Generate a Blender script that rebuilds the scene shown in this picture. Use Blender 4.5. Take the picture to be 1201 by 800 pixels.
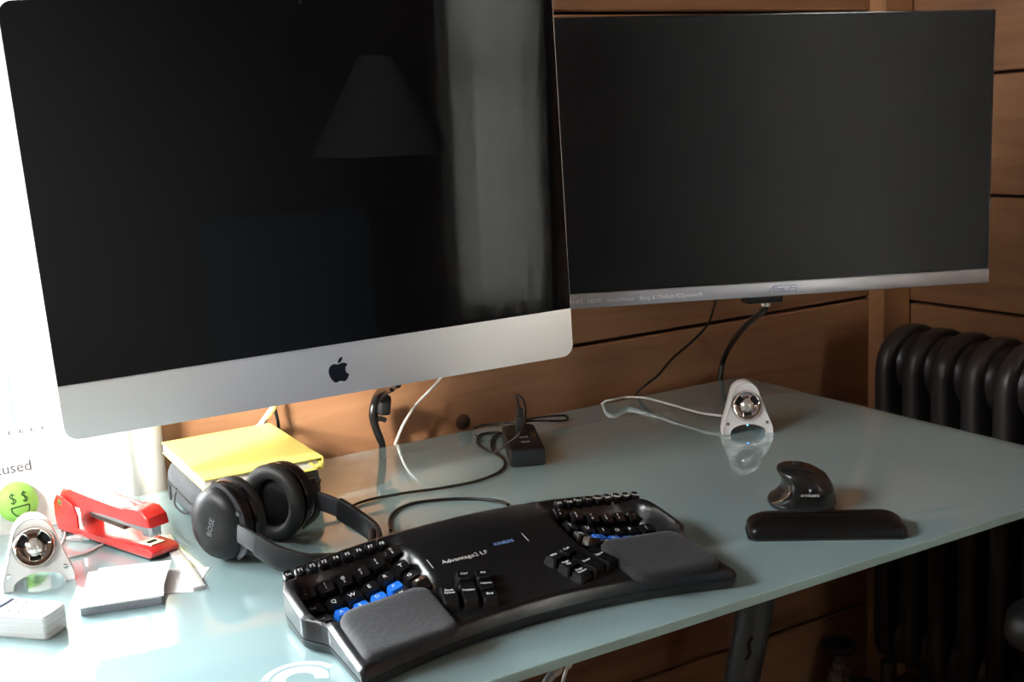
import bpy, bmesh, math, random
from mathutils import Vector, Matrix
random.seed(7)
for o in list(bpy.data.objects): bpy.data.objects.remove(o)
S = bpy.context.scene
C = S.collection
PI = math.pi
ZD = 0.74                     # height of the desk surface above the floor
# ---------------------------------------------------------------- camera (solved from the photo's vanishing points)
F = 1350.0                    # focal length in pixels of the 1201x800 frame
HC = 0.4832                   # camera height above the desk
RX = Vector((0.8666, -0.4962, -0.0537)); RY = Vector((-0.1385, -0.1358, -0.981)); RZ = Vector((0.4795, 0.8575, -0.1864))
cam_d = bpy.data.cameras.new('camera'); cam = bpy.data.objects.new('camera', cam_d); C.objects.link(cam)
cam_d.sensor_width = 36.0; cam_d.lens = 36.0*F/1201.0; cam_d.clip_start = 0.02
_m = Matrix((RX, -RY, -RZ)).transposed().to_4x4()
_m.translation = Vector((0, 0, ZD+HC)); cam.matrix_world = _m
S.camera = cam
# ---------------------------------------------------------------- world, lights, exposure
w = bpy.data.worlds.new('world'); S.world = w; w.use_nodes = True
w.node_tree.nodes['Background'].inputs[0].default_value = (0.80, 0.90, 1.0, 1)
w.node_tree.nodes['Background'].inputs[1].default_value = 1.0
def area(name, loc, rot, sx, sy, power, col):
    l = bpy.data.lights.new(name, 'AREA'); l.shape = 'RECTANGLE'; l.size = sx; l.size_y = sy; l.energy = power; l.color = col
    o = bpy.data.objects.new(name, l); C.objects.link(o); o.location = loc; o.rotation_euler = rot
    return o
# daylight outside the three windows: behind the desk, an unseen one high in the left wall, and the curtained one in the rear wall
area('daylight_back_window', (-0.30, 2.10, 1.35), (math.radians(-90), 0, 0), 1.4, 1.7, 400, (0.93, 0.98, 1.0))
area('daylight_left_window', (-1.40, 1.10, 1.88), (0, math.radians(-90), 0), 0.8, 1.1, 70, (0.97, 0.985, 1.0))
area('daylight_rear_window', (1.52, -2.05, 1.25), (math.radians(90), 0, 0), 0.7, 1.9, 200, (0.96, 0.985, 1.0))
# hazy low sun through the left window, falling on the left end of the desk
sd = bpy.data.lights.new('sun', 'SUN'); sd.energy = 24.0; sd.angle = math.radians(12); sd.color = (1.0, 0.96, 0.88)
sun = bpy.data.objects.new('sun', sd); C.objects.link(sun); sun.location = (-3, .6, 3)
sun.rotation_euler = Vector((.74, .42, -.46)).to_track_quat('-Z', 'Y').to_euler()
V = S.view_settings
V.view_transform = 'Standard'; V.look = 'None'; V.gamma = 1.0; V.use_curve_mapping = False
V.exposure = 0.12

# ---------------------------------------------------------------- pixel helpers (a pixel gives a direction, a surface the distance)
def ray(u, v):
    a, b = (u-600.5)/F, (v-400)/F
    return RX*a + RY*b + RZ
def D(u, v, z=0.0):           # point at height z above the desk
    r = ray(u, v); t = (HC-z)/-r.z
    return Vector((r.x*t, r.y*t, ZD+z))
def PY(u, v, Y):              # point on the plane y = Y
    r = ray(u, v); t = Y/r.y
    return Vector((r.x*t, Y, ZD+HC+r.z*t))

# ---------------------------------------------------------------- materials
MATS = {}
def mat(name, col, rough=0.5, metal=0.0, coat=0.0, coat_rough=0.05, spec=0.5, noise=0.0, nscale=40, bump=0.0, emit=None, estr=0, sheen=0, trans=0.0, ior=1.5):
    if name in MATS: return MATS[name]
    m = bpy.data.materials.new(name); m.use_nodes = True; nt = m.node_tree
    b = nt.nodes['Principled BSDF']
    b.inputs['Base Color'].default_value = (*col, 1); b.inputs['Roughness'].default_value = rough
    b.inputs['Metallic'].default_value = metal; b.inputs['Coat Weight'].default_value = coat
    b.inputs['Coat Roughness'].default_value = coat_rough; b.inputs['Specular IOR Level'].default_value = spec
    b.inputs['Transmission Weight'].default_value = trans; b.inputs['IOR'].default_value = ior
    if sheen: b.inputs['Sheen Weight'].default_value = sheen
    if emit: b.inputs['Emission Color'].default_value = (*emit, 1); b.inputs['Emission Strength'].default_value = estr
    if noise or bump:
        tc = nt.nodes.new('ShaderNodeTexCoord'); n = nt.nodes.new('ShaderNodeTexNoise')
        n.inputs['Scale'].default_value = nscale; n.inputs['Detail'].default_value = 4
        nt.links.new(tc.outputs['Object'], n.inputs['Vector'])
        if noise:
            mx = nt.nodes.new('ShaderNodeMixRGB'); mx.blend_type = 'MULTIPLY'; mx.inputs[1].default_value = (*col, 1)
            cr = nt.nodes.new('ShaderNodeValToRGB'); cr.color_ramp.elements[0].color = (1-noise, 1-noise, 1-noise, 1); cr.color_ramp.elements[1].color = (1+noise*.4,)*3+(1,)
            cr.color_ramp.elements[0].position = .3; cr.color_ramp.elements[1].position = .7
            nt.links.new(n.outputs['Fac'], cr.inputs[0]); nt.links.new(cr.outputs[0], mx.inputs[2]); mx.inputs[0].default_value = 1
            nt.links.new(mx.outputs[0], b.inputs['Base Color'])
        if bump:
            bp = nt.nodes.new('ShaderNodeBump'); bp.inputs['Strength'].default_value = bump; bp.inputs['Distance'].default_value = .001
            nt.links.new(n.outputs['Fac'], bp.inputs['Height']); nt.links.new(bp.outputs[0], b.inputs['Normal'])
    MATS[name] = m
    return m
def wood(name, dark, mid, light, axis='X', rough=0.45):
    m = bpy.data.materials.new(name); m.use_nodes = True; nt = m.node_tree; b = nt.nodes['Principled BSDF']
    N = nt.nodes.new; K = nt.links.new
    tc = N('ShaderNodeTexCoord'); oi = N('ShaderNodeObjectInfo')
    add = N('ShaderNodeVectorMath'); add.operation = 'ADD'
    sc = N('ShaderNodeVectorMath'); sc.operation = 'SCALE'; sc.inputs['Scale'].default_value = 13.0
    cmb = N('ShaderNodeCombineXYZ')
    for i in range(3): K(oi.outputs['Random'], cmb.inputs[i])
    K(cmb.outputs[0], sc.inputs[0]); K(tc.outputs['Object'], add.inputs[0]); K(sc.outputs[0], add.inputs[1])
    mp = N('ShaderNodeMapping'); mp.inputs['Scale'].default_value = {'X': (1.2, 9, 14), 'Y': (9, 1.2, 14), 'Z': (14, 9, 1.2)}[axis]
    K(add.outputs[0], mp.inputs[0])
    n1 = N('ShaderNodeTexNoise'); n1.inputs['Scale'].default_value = 1.6; n1.inputs['Detail'].default_value = 8; n1.inputs['Roughness'].default_value = .6; n1.inputs['Distortion'].default_value = .8
    K(mp.outputs[0], n1.inputs[0])
    n2 = N('ShaderNodeTexNoise'); n2.inputs['Scale'].default_value = 3.0; n2.inputs['Detail'].default_value = 5; K(add.outputs[0], n2.inputs[0])
    cr = N('ShaderNodeValToRGB'); e = cr.color_ramp.elements
    e[0].position = .30; e[0].color = (*dark, 1); e[1].position = .72; e[1].color = (*light, 1)
    k = e.new(.5); k.color = (*mid, 1)
    mixf = N('ShaderNodeMath'); mixf.operation = 'MULTIPLY_ADD'; mixf.inputs[1].default_value = .55; K(n1.outputs['Fac'], mixf.inputs[0])
    m2 = N('ShaderNodeMath'); m2.operation = 'MULTIPLY'; m2.inputs[1].default_value = .45; K(n2.outputs['Fac'], m2.inputs[0]); K(m2.outputs[0], mixf.inputs[2])
    K(mixf.outputs[0], cr.inputs[0])
    # knots and blotches
    vo = N('ShaderNodeTexVoronoi'); vo.inputs['Scale'].default_value = 3.1; vo.inputs['Randomness'].default_value = 1; K(add.outputs[0], vo.inputs['Vector'])
    kr = N('ShaderNodeValToRGB'); kr.color_ramp.elements[0].position = .03; kr.color_ramp.elements[0].color = (.32, .25, .22, 1); kr.color_ramp.elements[1].position = .085; kr.color_ramp.elements[1].color = (1, 1, 1, 1)
    K(vo.outputs['Distance'], kr.inputs[0])
    mx = N('ShaderNodeMixRGB'); mx.blend_type = 'MULTIPLY'; mx.inputs[0].default_value = .8; K(cr.outputs[0], mx.inputs[1]); K(kr.outputs[0], mx.inputs[2])
    K(mx.outputs[0], b.inputs['Base Color']); b.inputs['Roughness'].default_value = rough
    bp = N('ShaderNodeBump'); bp.inputs['Strength'].default_value = .25; bp.inputs['Distance'].default_value = .002; K(n1.outputs['Fac'], bp.inputs['Height']); K(bp.outputs[0], b.inputs['Normal'])
    MATS[name] = m
    return m
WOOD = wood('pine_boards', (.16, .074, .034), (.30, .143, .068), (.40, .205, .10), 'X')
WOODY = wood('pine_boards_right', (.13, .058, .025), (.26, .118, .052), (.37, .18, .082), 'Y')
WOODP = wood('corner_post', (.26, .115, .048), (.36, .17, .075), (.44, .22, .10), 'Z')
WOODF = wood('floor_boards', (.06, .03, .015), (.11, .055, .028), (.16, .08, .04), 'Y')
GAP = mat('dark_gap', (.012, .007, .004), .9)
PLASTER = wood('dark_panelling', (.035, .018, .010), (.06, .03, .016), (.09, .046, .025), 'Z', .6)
BLACK = mat('black_plastic', (.012, .012, .013), .38, noise=.2, nscale=60)
BLACKM = mat('black_matte', (.016, .016, .017), .6)
BLACKG = mat('black_gloss', (.010, .010, .011), .14, coat=.6)
RUBBER = mat('cable_rubber', (.010, .010, .010), .35)
WHITE = mat('white_plastic', (.88, .87, .85), .3, coat=.3)
WHITEC = mat('white_cable', (.75, .74, .70), .4)
PAPER = mat('paper', (.86, .86, .85), .8)
CHROME = mat('chrome', (.82, .80, .78), .08, metal=1)
INK = mat('white_print', (.85, .85, .85), .5)
INKD = mat('dark_print', (.03, .03, .035), .6)
INKB = mat('blue_print', (.25, .42, .85), .5)

# ---------------------------------------------------------------- mesh helpers
def obj(name, verts, faces, m, parent=None, ang=35, loc=None, flat=False):
    me = bpy.data.meshes.new(name)
    if loc is not None:
        L = Vector(loc); verts = [Vector(v)-L for v in verts]
    me.from_pydata([tuple(v) for v in verts], [], faces)
    bm = bmesh.new(); bm.from_mesh(me); bmesh.ops.recalc_face_normals(bm, faces=bm.faces[:]); bm.to_mesh(me); bm.free()
    return link(name, me, m, parent, ang, loc, flat)
def link(name, me, m, parent=None, ang=35, loc=None, flat=False):
    if m is not None and not me.materials: me.materials.append(m)
    if not flat:
        for p in me.polygons: p.use_smooth = True
        me.set_sharp_from_angle(angle=math.radians(ang))
    o = bpy.data.objects.new(name, me); C.objects.link(o)
    if parent: o.parent = parent
    if loc is not None: o.location = loc
    return o
def tag(o, label, cat, group=None, kind=None):
    if label: o['label'] = label
    if cat: o['category'] = cat
    if group: o['group'] = group
    if kind: o['kind'] = kind
    return o
def struct(o): o['kind'] = 'structure'; return o
def thing(name, label, cat, loc=(0, 0, 0), rotz=0, group=None):
    o = bpy.data.objects.new(name, None); C.objects.link(o); o.location = loc; o.rotation_euler = (0, 0, rotz); o.empty_display_size = .03
    return tag(o, label, cat, group)
def copyo(o, parent):
    c = o.copy(); C.objects.link(c); c.parent = parent
    return c
def copy_tree(o, parent=None):
    c = copyo(o, parent)
    for ch in list(o.children): copy_tree(ch, c)
    return c
def box(name, d, c, m, parent=None, bevel=0.0, seg=2, loc=None, rot=None):
    bm = bmesh.new(); bmesh.ops.create_cube(bm, size=1)
    for v in bm.verts: v.co = Vector((v.co.x*d[0], v.co.y*d[1], v.co.z*d[2]))
    if bevel: bmesh.ops.bevel(bm, geom=bm.edges[:], offset=min(bevel, .49*min(d)), segments=seg, profile=.5, affect='EDGES')
    if rot is not None: bmesh.ops.transform(bm, matrix=rot.to_4x4(), verts=bm.verts)
    for v in bm.verts: v.co += Vector(c)
    me = bpy.data.meshes.new(name); bm.to_mesh(me); bm.free()
    return link(name, me, m, parent, 30, loc)
def frame(n, up=None):
    z = Vector(n).normalized(); a = Vector(up) if up else (Vector((0, 0, 1)) if abs(z.z) < .9 else Vector((1, 0, 0)))
    x = a.cross(z).normalized(); return x, z.cross(x), z
def catmull(pts, k=8, closed=False):
    P = [Vector(p) for p in pts]; n = len(P)
    if n < 3 or k < 2: return P
    out = []
    for i in range(n if closed else n-1):
        g = lambda j: P[j % n] if closed else P[max(0, min(n-1, j))]
        a, b, c, d = g(i-1), g(i), g(i+1), g(i+2)
        for s in range(k):
            t = s/k
            out.append(.5*((2*b)+(c-a)*t+(2*a-5*b+4*c-d)*t*t+(3*b-a-3*c+d)*t**3))
    if not closed: out.append(P[-1])
    return out
def ringfaces(nr, n, cap0=True, cap1=True, closed_path=False):
    f = []
    for i in range(nr if closed_path else nr-1):
        a, b = i*n, ((i+1) % nr)*n
        for j in range(n): f.append((a+j, a+(j+1) % n, b+(j+1) % n, b+j))
    if not closed_path:
        if cap0: f.append(tuple(range(n))[::-1])
        if cap1: f.append(tuple(range((nr-1)*n, nr*n)))
    return f
def tube(name, pts, r, m, parent=None, k=8, n=8, closed=False, prof=None, loc=None, up=None):
    """sweep along a smooth path; r a number or a list per control point; prof an optional list of 2-D points (scaled 1)"""
    P = catmull(pts, k, closed); N = len(P)
    if prof is None: prof = [(math.cos(2*PI*j/n), math.sin(2*PI*j/n)) for j in range(n)]
    n = len(prof); vs = []; prev = None
    for i, p in enumerate(P):
        t = (P[(i+1) % N]-P[i-1]) if closed else (P[min(i+1, N-1)]-P[max(i-1, 0)])
        if t.length < 1e-9: t = Vector((0, 0, 1))
        t.normalize()
        if up is not None: x = Vector(up).cross(t); x = x.normalized() if x.length > 1e-6 else prev
        elif prev is None: x = frame(t)[0]
        else:
            x = prev-t*prev.dot(t); x.normalize()
        prev = x; y = t.cross(x)
        if isinstance(r, (list, tuple)):
            q = i/(N-1)*(len(r)-1); j = min(int(q), len(r)-2); rr = r[j]+(r[j+1]-r[j])*(q-j)
        else: rr = r
        for a, b in prof: vs.append(p+x*(a*rr)+y*(b*rr))
    if loc is None and parent is None: loc = min(vs, key=lambda v: v.z).copy()
    return obj(name, vs, ringfaces(N, n, closed_path=closed), m, parent, 50, loc)
def lathe(name, prof, m, parent=None, n=24, M=None, loc=None, ang=35):
    vs = []; M = M or Matrix.Identity(4)
    for r, z in prof:
        for j in range(n): vs.append(M @ Vector((max(r, 1e-5)*math.cos(2*PI*j/n), max(r, 1e-5)*math.sin(2*PI*j/n), z)))
    return obj(name, vs, ringfaces(len(prof), n), m, parent, ang, loc)
def loft(name, rings, m, parent=None, ang=35, loc=None, cap0=True, cap1=True):
    n = len(rings[0]); return obj(name, [v for r in rings for v in r], ringfaces(len(rings), n, cap0, cap1), m, parent, ang, loc)
def rrect(w, h, r, n=5, cx=0, cy=0):
    """rounded rectangle outline, counter-clockwise; r a number or four radii (br, tr, tl, bl)"""
    R = r if isinstance(r, (list, tuple)) else (r,)*4; out = []
    for (sx, sy, a0), q in zip(((1, -1, -90), (1, 1, 0), (-1, 1, 90), (-1, -1, 180)), R):
        for i in range(n+1):
            a = math.radians(a0+90*i/n); out.append((cx+sx*(w/2-q)+q*math.cos(a), cy+sy*(h/2-q)+q*math.sin(a)))
    return out
def extrude(name, poly, M, d, m, parent=None, bevel=0.0, loc=None, ang=30):
    """flat outline (2-D points) extruded d along the local z of matrix M, optional bevel of the far rim"""
    bm = bmesh.new(); vs = [bm.verts.new((x, y, 0)) for x, y in poly]; f = bm.faces.new(vs)
    g = bmesh.ops.extrude_face_region(bm, geom=[f]); nv = [e for e in g['geom'] if isinstance(e, bmesh.types.BMVert)]
    for v in nv: v.co.z += d
    if bevel:
        es = [e for e in bm.edges if all(v in nv for v in e.verts)]
        bmesh.ops.bevel(bm, geom=es, offset=bevel, segments=3, profile=.5, affect='EDGES')
    big = [f for f in bm.faces if len(f.verts) > 4]
    bmesh.ops.triangulate(bm, faces=big)
    bmesh.ops.recalc_face_normals(bm, faces=bm.faces[:])
    bmesh.ops.transform(bm, matrix=M, verts=bm.verts)
    if loc is not None:
        for v in bm.verts: v.co -= Vector(loc)
    me = bpy.data.meshes.new(name); bm.to_mesh(me); bm.free()
    return link(name, me, m, parent, ang, loc)
def basis(o, x, y, z):
    M = Matrix((Vector(x), Vector(y), Vector(z))).transposed().to_4x4(); M.translation = Vector(o); return M
def text(name, s, size, M, m, parent, align='CENTER', depth=.00015):
    cu = bpy.data.curves.new('t', 'FONT'); cu.body = s; cu.size = size; cu.align_x = align; cu.align_y = 'CENTER'; cu.extrude = depth; cu.resolution_u = 2
    to = bpy.data.objects.new('t', cu); C.objects.link(to)
    me = bpy.data.meshes.new_from_object(to.evaluated_get(bpy.context.evaluated_depsgraph_get()))
    bpy.data.objects.remove(to); bpy.data.curves.remove(cu)
    me.name = name; me.transform(M); me.materials.clear()
    return link(name, me, m, parent, flat=True)
Rx = lambda d: Matrix.Rotation(math.radians(d), 4, 'X')
Ry = lambda d: Matrix.Rotation(math.radians(d), 4, 'Y')
Rz = lambda d: Matrix.Rotation(math.radians(d), 4, 'Z')
T = lambda x, y, z: Matrix.Translation((x, y, z))

# ================================================================ THE ROOM
YW, XW, XL, YB, ZC = 1.66, 1.845, -1.0, -1.7, 2.45
struct(box('floor', (XW-XL+.4, YW-YB+.4, .1), (0, 0, 0), WOODF, loc=((XW+XL)/2, (YW+YB)/2, -.05)))
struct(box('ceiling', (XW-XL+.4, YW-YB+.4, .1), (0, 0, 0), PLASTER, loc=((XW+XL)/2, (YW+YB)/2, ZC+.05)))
# back wall: backing with a window hole, horizontal boards in front of it
W1 = (-.85, .305, .52, 2.05)          # window hole x0 x1 z0 z1
def holed(name, pl, a0, a1, z0, z1, hole, t, m):
    """wall slab in plane x ('X') or y ('Y'), split round a hole, as one mesh"""
    h0, h1, hz0, hz1 = hole; vs = []; fs = []
    for (p0, p1, q0, q1) in ((a0, h0, z0, z1), (h1, a1, z0, z1), (h0, h1, z0, hz0), (h0, h1, hz1, z1)):
        b = len(vs)
        for d in (0, t):
            for (p, q) in ((p0, q0), (p1, q0), (p1, q1), (p0, q1)):
                vs.append((p, pl+d, q) if name.endswith(('back', 'rear')) else (pl+d, p, q))
        fs += [(b, b+1, b+2, b+3), (b+4, b+5, b+6, b+7)]+[(b+i, b+(i+1) % 4, b+4+(i+1) % 4, b+4+i) for i in range(4)]
    return struct(obj(name, vs, fs, m, None, loc=vs[0]))
wb = holed('wall_back', YW+.022, XL, XW+.1, 0, ZC, W1, .09, GAP)
wr = struct(box('wall_right', (.09, YW-YB+.2, ZC), (0, 0, 0), GAP, loc=(XW+.067, (YW+YB)/2, ZC/2)))
W2 = (.56, 1.58, 1.56, 2.20); W3 = (1.40, 1.78, .36, 2.10)  # left opening unseen, shaped to keep the sun on notebook and back wall
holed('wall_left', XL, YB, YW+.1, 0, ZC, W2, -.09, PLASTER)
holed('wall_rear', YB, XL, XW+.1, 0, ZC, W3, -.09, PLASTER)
def board(wall, p0, p1, z0, z1, m, back=True):
    d = (p1-p0-.001, .022, z1-z0-.006) if back else (.022, p1-p0-.001, z1-z0-.006)
    c = ((p0+p1)/2, YW+.011, (z0+z1)/2) if back else (XW+.011, (p0+p1)/2, (z0+z1)/2)
    o = box('board', d, (0, 0, 0), m, wall, .0025, 1); o.location = Vector(c)-wall.location; return o
zs = [0, ZD-.566, ZD-.236, ZD+.095, ZD+.375, ZD+.656, ZD+.94, ZD+1.22, ZD+1.48, ZC]
for a, b in zip(zs[:-1], zs[1:]):
    segs = [(XL, W1[0]), (W1[1], XW-.02)] if b > W1[2] and a < W1[3] else [(XL, XW-.02)]
    for p0, p1 in segs: board(wb, p0, p1, a, b, WOOD)
zs = [0, ZD-.56, ZD-.35, ZD-.14, ZD+.08, ZD+.30, ZD+.525, ZD+.76, ZD+1.0, ZD+1.24, ZD+1.48, ZC]
for a, b in zip(zs[:-1], zs[1:]):
    for p0, p1 in [(YB, YW)]: board(wr, p0, p1, a, b, WOODY, False)
struct(box('trim_1', (.081, .05, ZC), (0, 0, 0), WOODP, None, .004, 1, loc=(1.804, YW-.012, ZC/2)))
knot = lathe('knot', [(0, 0), (.012, .0), (.0135, .0012), (.0115, .0022), (0, .0022)], mat('knot_wood', (.045, .018, .010), .6), wb, 18)
_k = PY(543, 495, YW); knot.matrix_local = Matrix.Translation(_k-wb.location) @ Rx(90) @ T(0, 0, -.0008)
# window behind the desk: frame, stiles, panes
FRAMEM = mat('window_paint', (.42, .46, .50), .35)
def pane_glass():
    m = bpy.data.materials.new('pane_glass'); m.use_nodes = True; nt = m.node_tree; nt.nodes.remove(nt.nodes['Principled BSDF'])
    t = nt.nodes.new('ShaderNodeBsdfTransparent'); g = nt.nodes.new('ShaderNodeBsdfGlossy'); g.inputs['Roughness'].default_value = 0
    f = nt.nodes.new('ShaderNodeFresnel'); f.inputs['IOR'].default_value = 1.3; x = nt.nodes.new('ShaderNodeMixShader')
    nt.links.new(f.outputs[0], x.inputs[0]); nt.links.new(t.outputs[0], x.inputs[1]); nt.links.new(g.outputs[0], x.inputs[2]); nt.links.new(x.outputs[0], nt.nodes['Material Output'].inputs[0])
    return m
GLASS = pane_glass()
def window(name, back, hole, pl, stiles, rails):
    r = struct(bpy.data.objects.new(name, None)); C.objects.link(r); a0, a1, z0, z1 = hole
    def bar(nm, p0, p1, q0, q1, dp, off=0.03):
        d = (p1-p0, dp, q1-q0) if back else (dp, p1-p0, q1-q0)
        c = ((p0+p1)/2, pl+off, (q0+q1)/2) if back else (pl+off, (p0+p1)/2, (q0+q1)/2)
        return box(nm, d, c, FRAMEM, r, .004, 2)
    bar('frame', a0, a1, z0, z0+.05, .08); bar('frame', a0, a1, z1-.05, z1, .08)
    bar('frame', a0, a0+.04, z0, z1, .08); bar('frame', a1-.03, a1, z0, z1, .08)
    for p0, p1 in stiles:
        bar('stile', p0, p1, z0+.05, z1-.05, .05); bar('bead', p0+(p1-p0)*.42, p0+(p1-p0)*.58, z0+.05, z1-.05, .065)
    for q0, q1 in rails: bar('rail', a0+.04, a1-.03, q0, q1, .04)
    d = (a1-a0-.07, .004, z1-z0-.1) if back else (.004, a1-a0-.07, z1-z0-.1)
    c = ((a0+a1)/2, pl+.04, (z0+z1)/2) if back else (pl+.04, (a0+a1)/2, (z0+z1)/2)
    box('pane', d, c, GLASS, r)
    return r
window('window_1', True, W1, YW, [(.060, .147)], [(1.45, 1.50)])
window('window_2', False, W2, XL-.07, [], [])
window('window_3', True, W3, YB-.07, [], [(1.30, 1.34)])
# curtains: folded translucent cloth
def curtain_mat(name, col, tr):
    m = bpy.data.materials.new(name); m.use_nodes = True; nt = m.node_tree; nt.nodes.remove(nt.nodes['Principled BSDF'])
    d = nt.nodes.new('ShaderNodeBsdfDiffuse'); t = nt.nodes.new('ShaderNodeBsdfTranslucent'); x = nt.nodes.new('ShaderNodeMixShader'); x.inputs[0].default_value = tr
    n = nt.nodes.new('ShaderNodeTexNoise'); n.inputs['Scale'].default_value = 180; cr = nt.nodes.new('ShaderNodeValToRGB')
    cr.color_ramp.elements[0].color = (*[c*.9 for c in col], 1); cr.color_ramp.elements[1].color = (*col, 1)
    nt.links.new(n.outputs['Fac'], cr.inputs[0]); nt.links.new(cr.outputs[0], d.inputs[0]); nt.links.new(cr.outputs[0], t.inputs[0])
    nt.links.new(d.outputs[0], x.inputs[1]); nt.links.new(t.outputs[0], x.inputs[2]); nt.links.new(x.outputs[0], nt.nodes['Material Output'].inputs[0])
    return m
CURT = curtain_mat('sheer_cloth', (.92, .91, .87), .6)
def curtain(name, a0, a1, z0, z1, pl, back, folds, amp, label):
    n = folds*10; vs = []; fs = []; nz = 12
    for s in (0, 1):
        for k in range(nz+1):
            z = z0+(z1-z0)*k/nz
            for i in range(n+1):
                q = i/n; off = amp*math.sin(q*folds*2*PI+.6*math.sin(q*9+k*.12))*(1-.25*k/nz)+s*.0012
                p = a0+(a1-a0)*q
                vs.append((p, pl+off, z) if back else (pl+off, p, z))
    g = (nz+1)*(n+1)
    for s in (0, 1):
        for k in range(nz):
            for i in range(n):
                b = s*g+k*(n+1)+i; fs.append((b, b+1, b+n+2, b+n+1) if s else (b, b+n+1, b+n+2, b+1))
    for k in range(nz):
        for i in (0, n):
            b = k*(n+1)+i; fs.append((b, b+n+1, b+g+n+1, b+g))
    for i in range(n):
        for k in (0, nz):
            b = k*(n+1)+i; fs.append((b, b+1, b+g+1, b+g))
    return tag(obj(name, vs, fs, CURT, None, 80, loc=((a0+a1)/2, pl, z0) if back else (pl, (a0+a1)/2, z0)), label, 'curtain')
cu1 = curtain('curtain',   .149, .336, .30, 2.145, 1.637, True, 4, .005, 'sunlit white sheer curtain hanging behind the desk beside grey window stile')
cu2 = curtain('curtain', 1.36, 1.80, .34, 2.155, YB+.06, True, 5, .018, 'pale sheer curtain over the narrow window behind the camera')
def rod(p, q, cu, label):
    r = thing('curtain_rod', label, 'curtain rod', p)
    tube('pole', [Vector((0, 0, 0)), Vector(q)-Vector(p)], .009, BLACKM, r, n=10)
    dd = (Vector(q)-Vector(p)).normalized()
    for s in (Vector((0, 0, 0))-dd*.012, Vector(q)-Vector(p)+dd*.012): lathe('finial', [(0, -.018), (.012, -.012), (.017, 0), (.012, .012), (0, .018)], BLACKM, r, 12, Matrix.Translation(s))
    for t in (.1, .9):
        c = (Vector(q)-Vector(p))*t; wall_d = Vector((0, 1 if p[1] > 0 else -1, 0))
        tube('bracket', [c, c+wall_d*.06], .006, BLACKM, r, n=8)
rod((-.95, 1.637, 2.16), (.40, 1.637, 2.16), cu1, 'black curtain rod above the window behind the desk')
rod((1.18, YB+.06, 2.17), (1.81, YB+.06, 2.17), cu2, 'black curtain rod above the narrow window behind the camera')

# ================================================================ DESK
desk = thing('desk', 'frosted green glass desk on grey metal legs along the wood wall', 'desk', (.45, 1.22, 0))
def desk_glass(name, c0, c1):
    m = bpy.data.materials.new(name); m.use_nodes = True; nt = m.node_tree; nt.nodes.remove(nt.nodes['Principled BSDF'])
    tc = nt.nodes.new('ShaderNodeTexCoord'); n = nt.nodes.new('ShaderNodeTexNoise'); n.inputs['Scale'].default_value = 6; nt.links.new(tc.outputs['Object'], n.inputs[0])
    cr = nt.nodes.new('ShaderNodeValToRGB'); cr.color_ramp.elements[0].color = (*c0, 1); cr.color_ramp.elements[1].color = (*c1, 1)
    nt.links.new(n.outputs['Fac'], cr.inputs[0])
    df = nt.nodes.new('ShaderNodeBsdfDiffuse'); nt.links.new(cr.outputs[0], df.inputs[0])
    gl = nt.nodes.new('ShaderNodeBsdfGlossy'); gl.inputs['Roughness'].default_value = 0.0; gl.inputs['Color'].default_value = (.95, 1, 1, 1)
    lw = nt.nodes.new('ShaderNodeLayerWeight'); lw.inputs['Blend'].default_value = .5
    pw = nt.nodes.new('ShaderNodeMath'); pw.operation = 'POWER'; pw.inputs[1].default_value = 3.0; nt.links.new(lw.outputs['Facing'], pw.inputs[0])
    fr = nt.nodes.new('ShaderNodeMath'); fr.operation = 'MULTIPLY_ADD'; fr.inputs[1].default_value = .94; fr.inputs[2].default_value = .045; nt.links.new(pw.outputs[0], fr.inputs[0])
    mx = nt.nodes.new('ShaderNodeMixShader'); nt.links.new(fr.outputs[0], mx.inputs[0]); nt.links.new(df.outputs[0], mx.inputs[1]); nt.links.new(gl.outputs[0], mx.inputs[2])
    nt.links.new(mx.outputs[0], nt.nodes['Material Output'].inputs[0])
    return m
GLS = desk_glass('frosted_glass', (.33, .48, .49), (.37, .52, .53)); GLE = desk_glass('glass_edge', (.42, .66, .65), (.46, .70, .69))
DX0, DX1, DY0, DY1 = -.42, 1.378, .842, 1.605
top = extrude('glass_top', rrect(DX1-DX0, DY1-DY0, .028, 6, (DX0+DX1)/2-.45, (DY0+DY1)/2-1.22), T(0, 0, ZD-.010), .010, GLS, desk, .0015, ang=15)
top.data.materials.append(GLE)
for p in top.data.polygons:
    if abs(p.normal.z) < .95: p.material_index = 1
LEGM = mat('grey_metal', (.085, .095, .10), .42, metal=.4)
def leg(p0, p1, r0, r1):
    a, b = Vector(p0)-Vector((.45, 1.22, 0)), Vector(p1)-Vector((.45, 1.22, 0)); c = a.lerp(b, .45)+Vector((.03*(1 if a.x > 0 else -1), 0, 0))
    return tube('leg', [a, c, b], [r0, (r0+r1)/2, r1], LEGM, desk, n=16)
l1 = leg((1.045, 1.15, ZD-.010), (.80, 1.15, .0), .027, .021)
leg((1.27, 1.44, ZD-.010), (1.22, 1.50, .0), .027, .021)
leg((-.10, 1.15, ZD-.010), (.02, 1.13, .0), .027, .021); leg((-.10, 1.42, ZD-.010), (-.2, 1.5, .0), .027, .021)
for xa, xb in ((1.045, 1.27), (-.10, -.10)): tube('cross_bar', [(xa-.45, 1.12-1.22, ZD-.021), (xb-.45, 1.46-1.22, ZD-.021)], .011, LEGM, desk, n=10)
box('stretcher', (1.33, .03, .03), (.585-.45, 1.44-1.22, ZD-.028), LEGM, desk, .004)
_c = PY(879, 762, 1.122)-Vector((.45, 1.22, 0))
tube('cable_slot', [_c+Vector((.006, 0, .016)), _c+Vector((-.001, 0, .008)), _c+Vector((.001, 0, -.006)), _c+Vector((-.007, 0, -.013))], .0022, BLACKM, desk, n=6)
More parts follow.
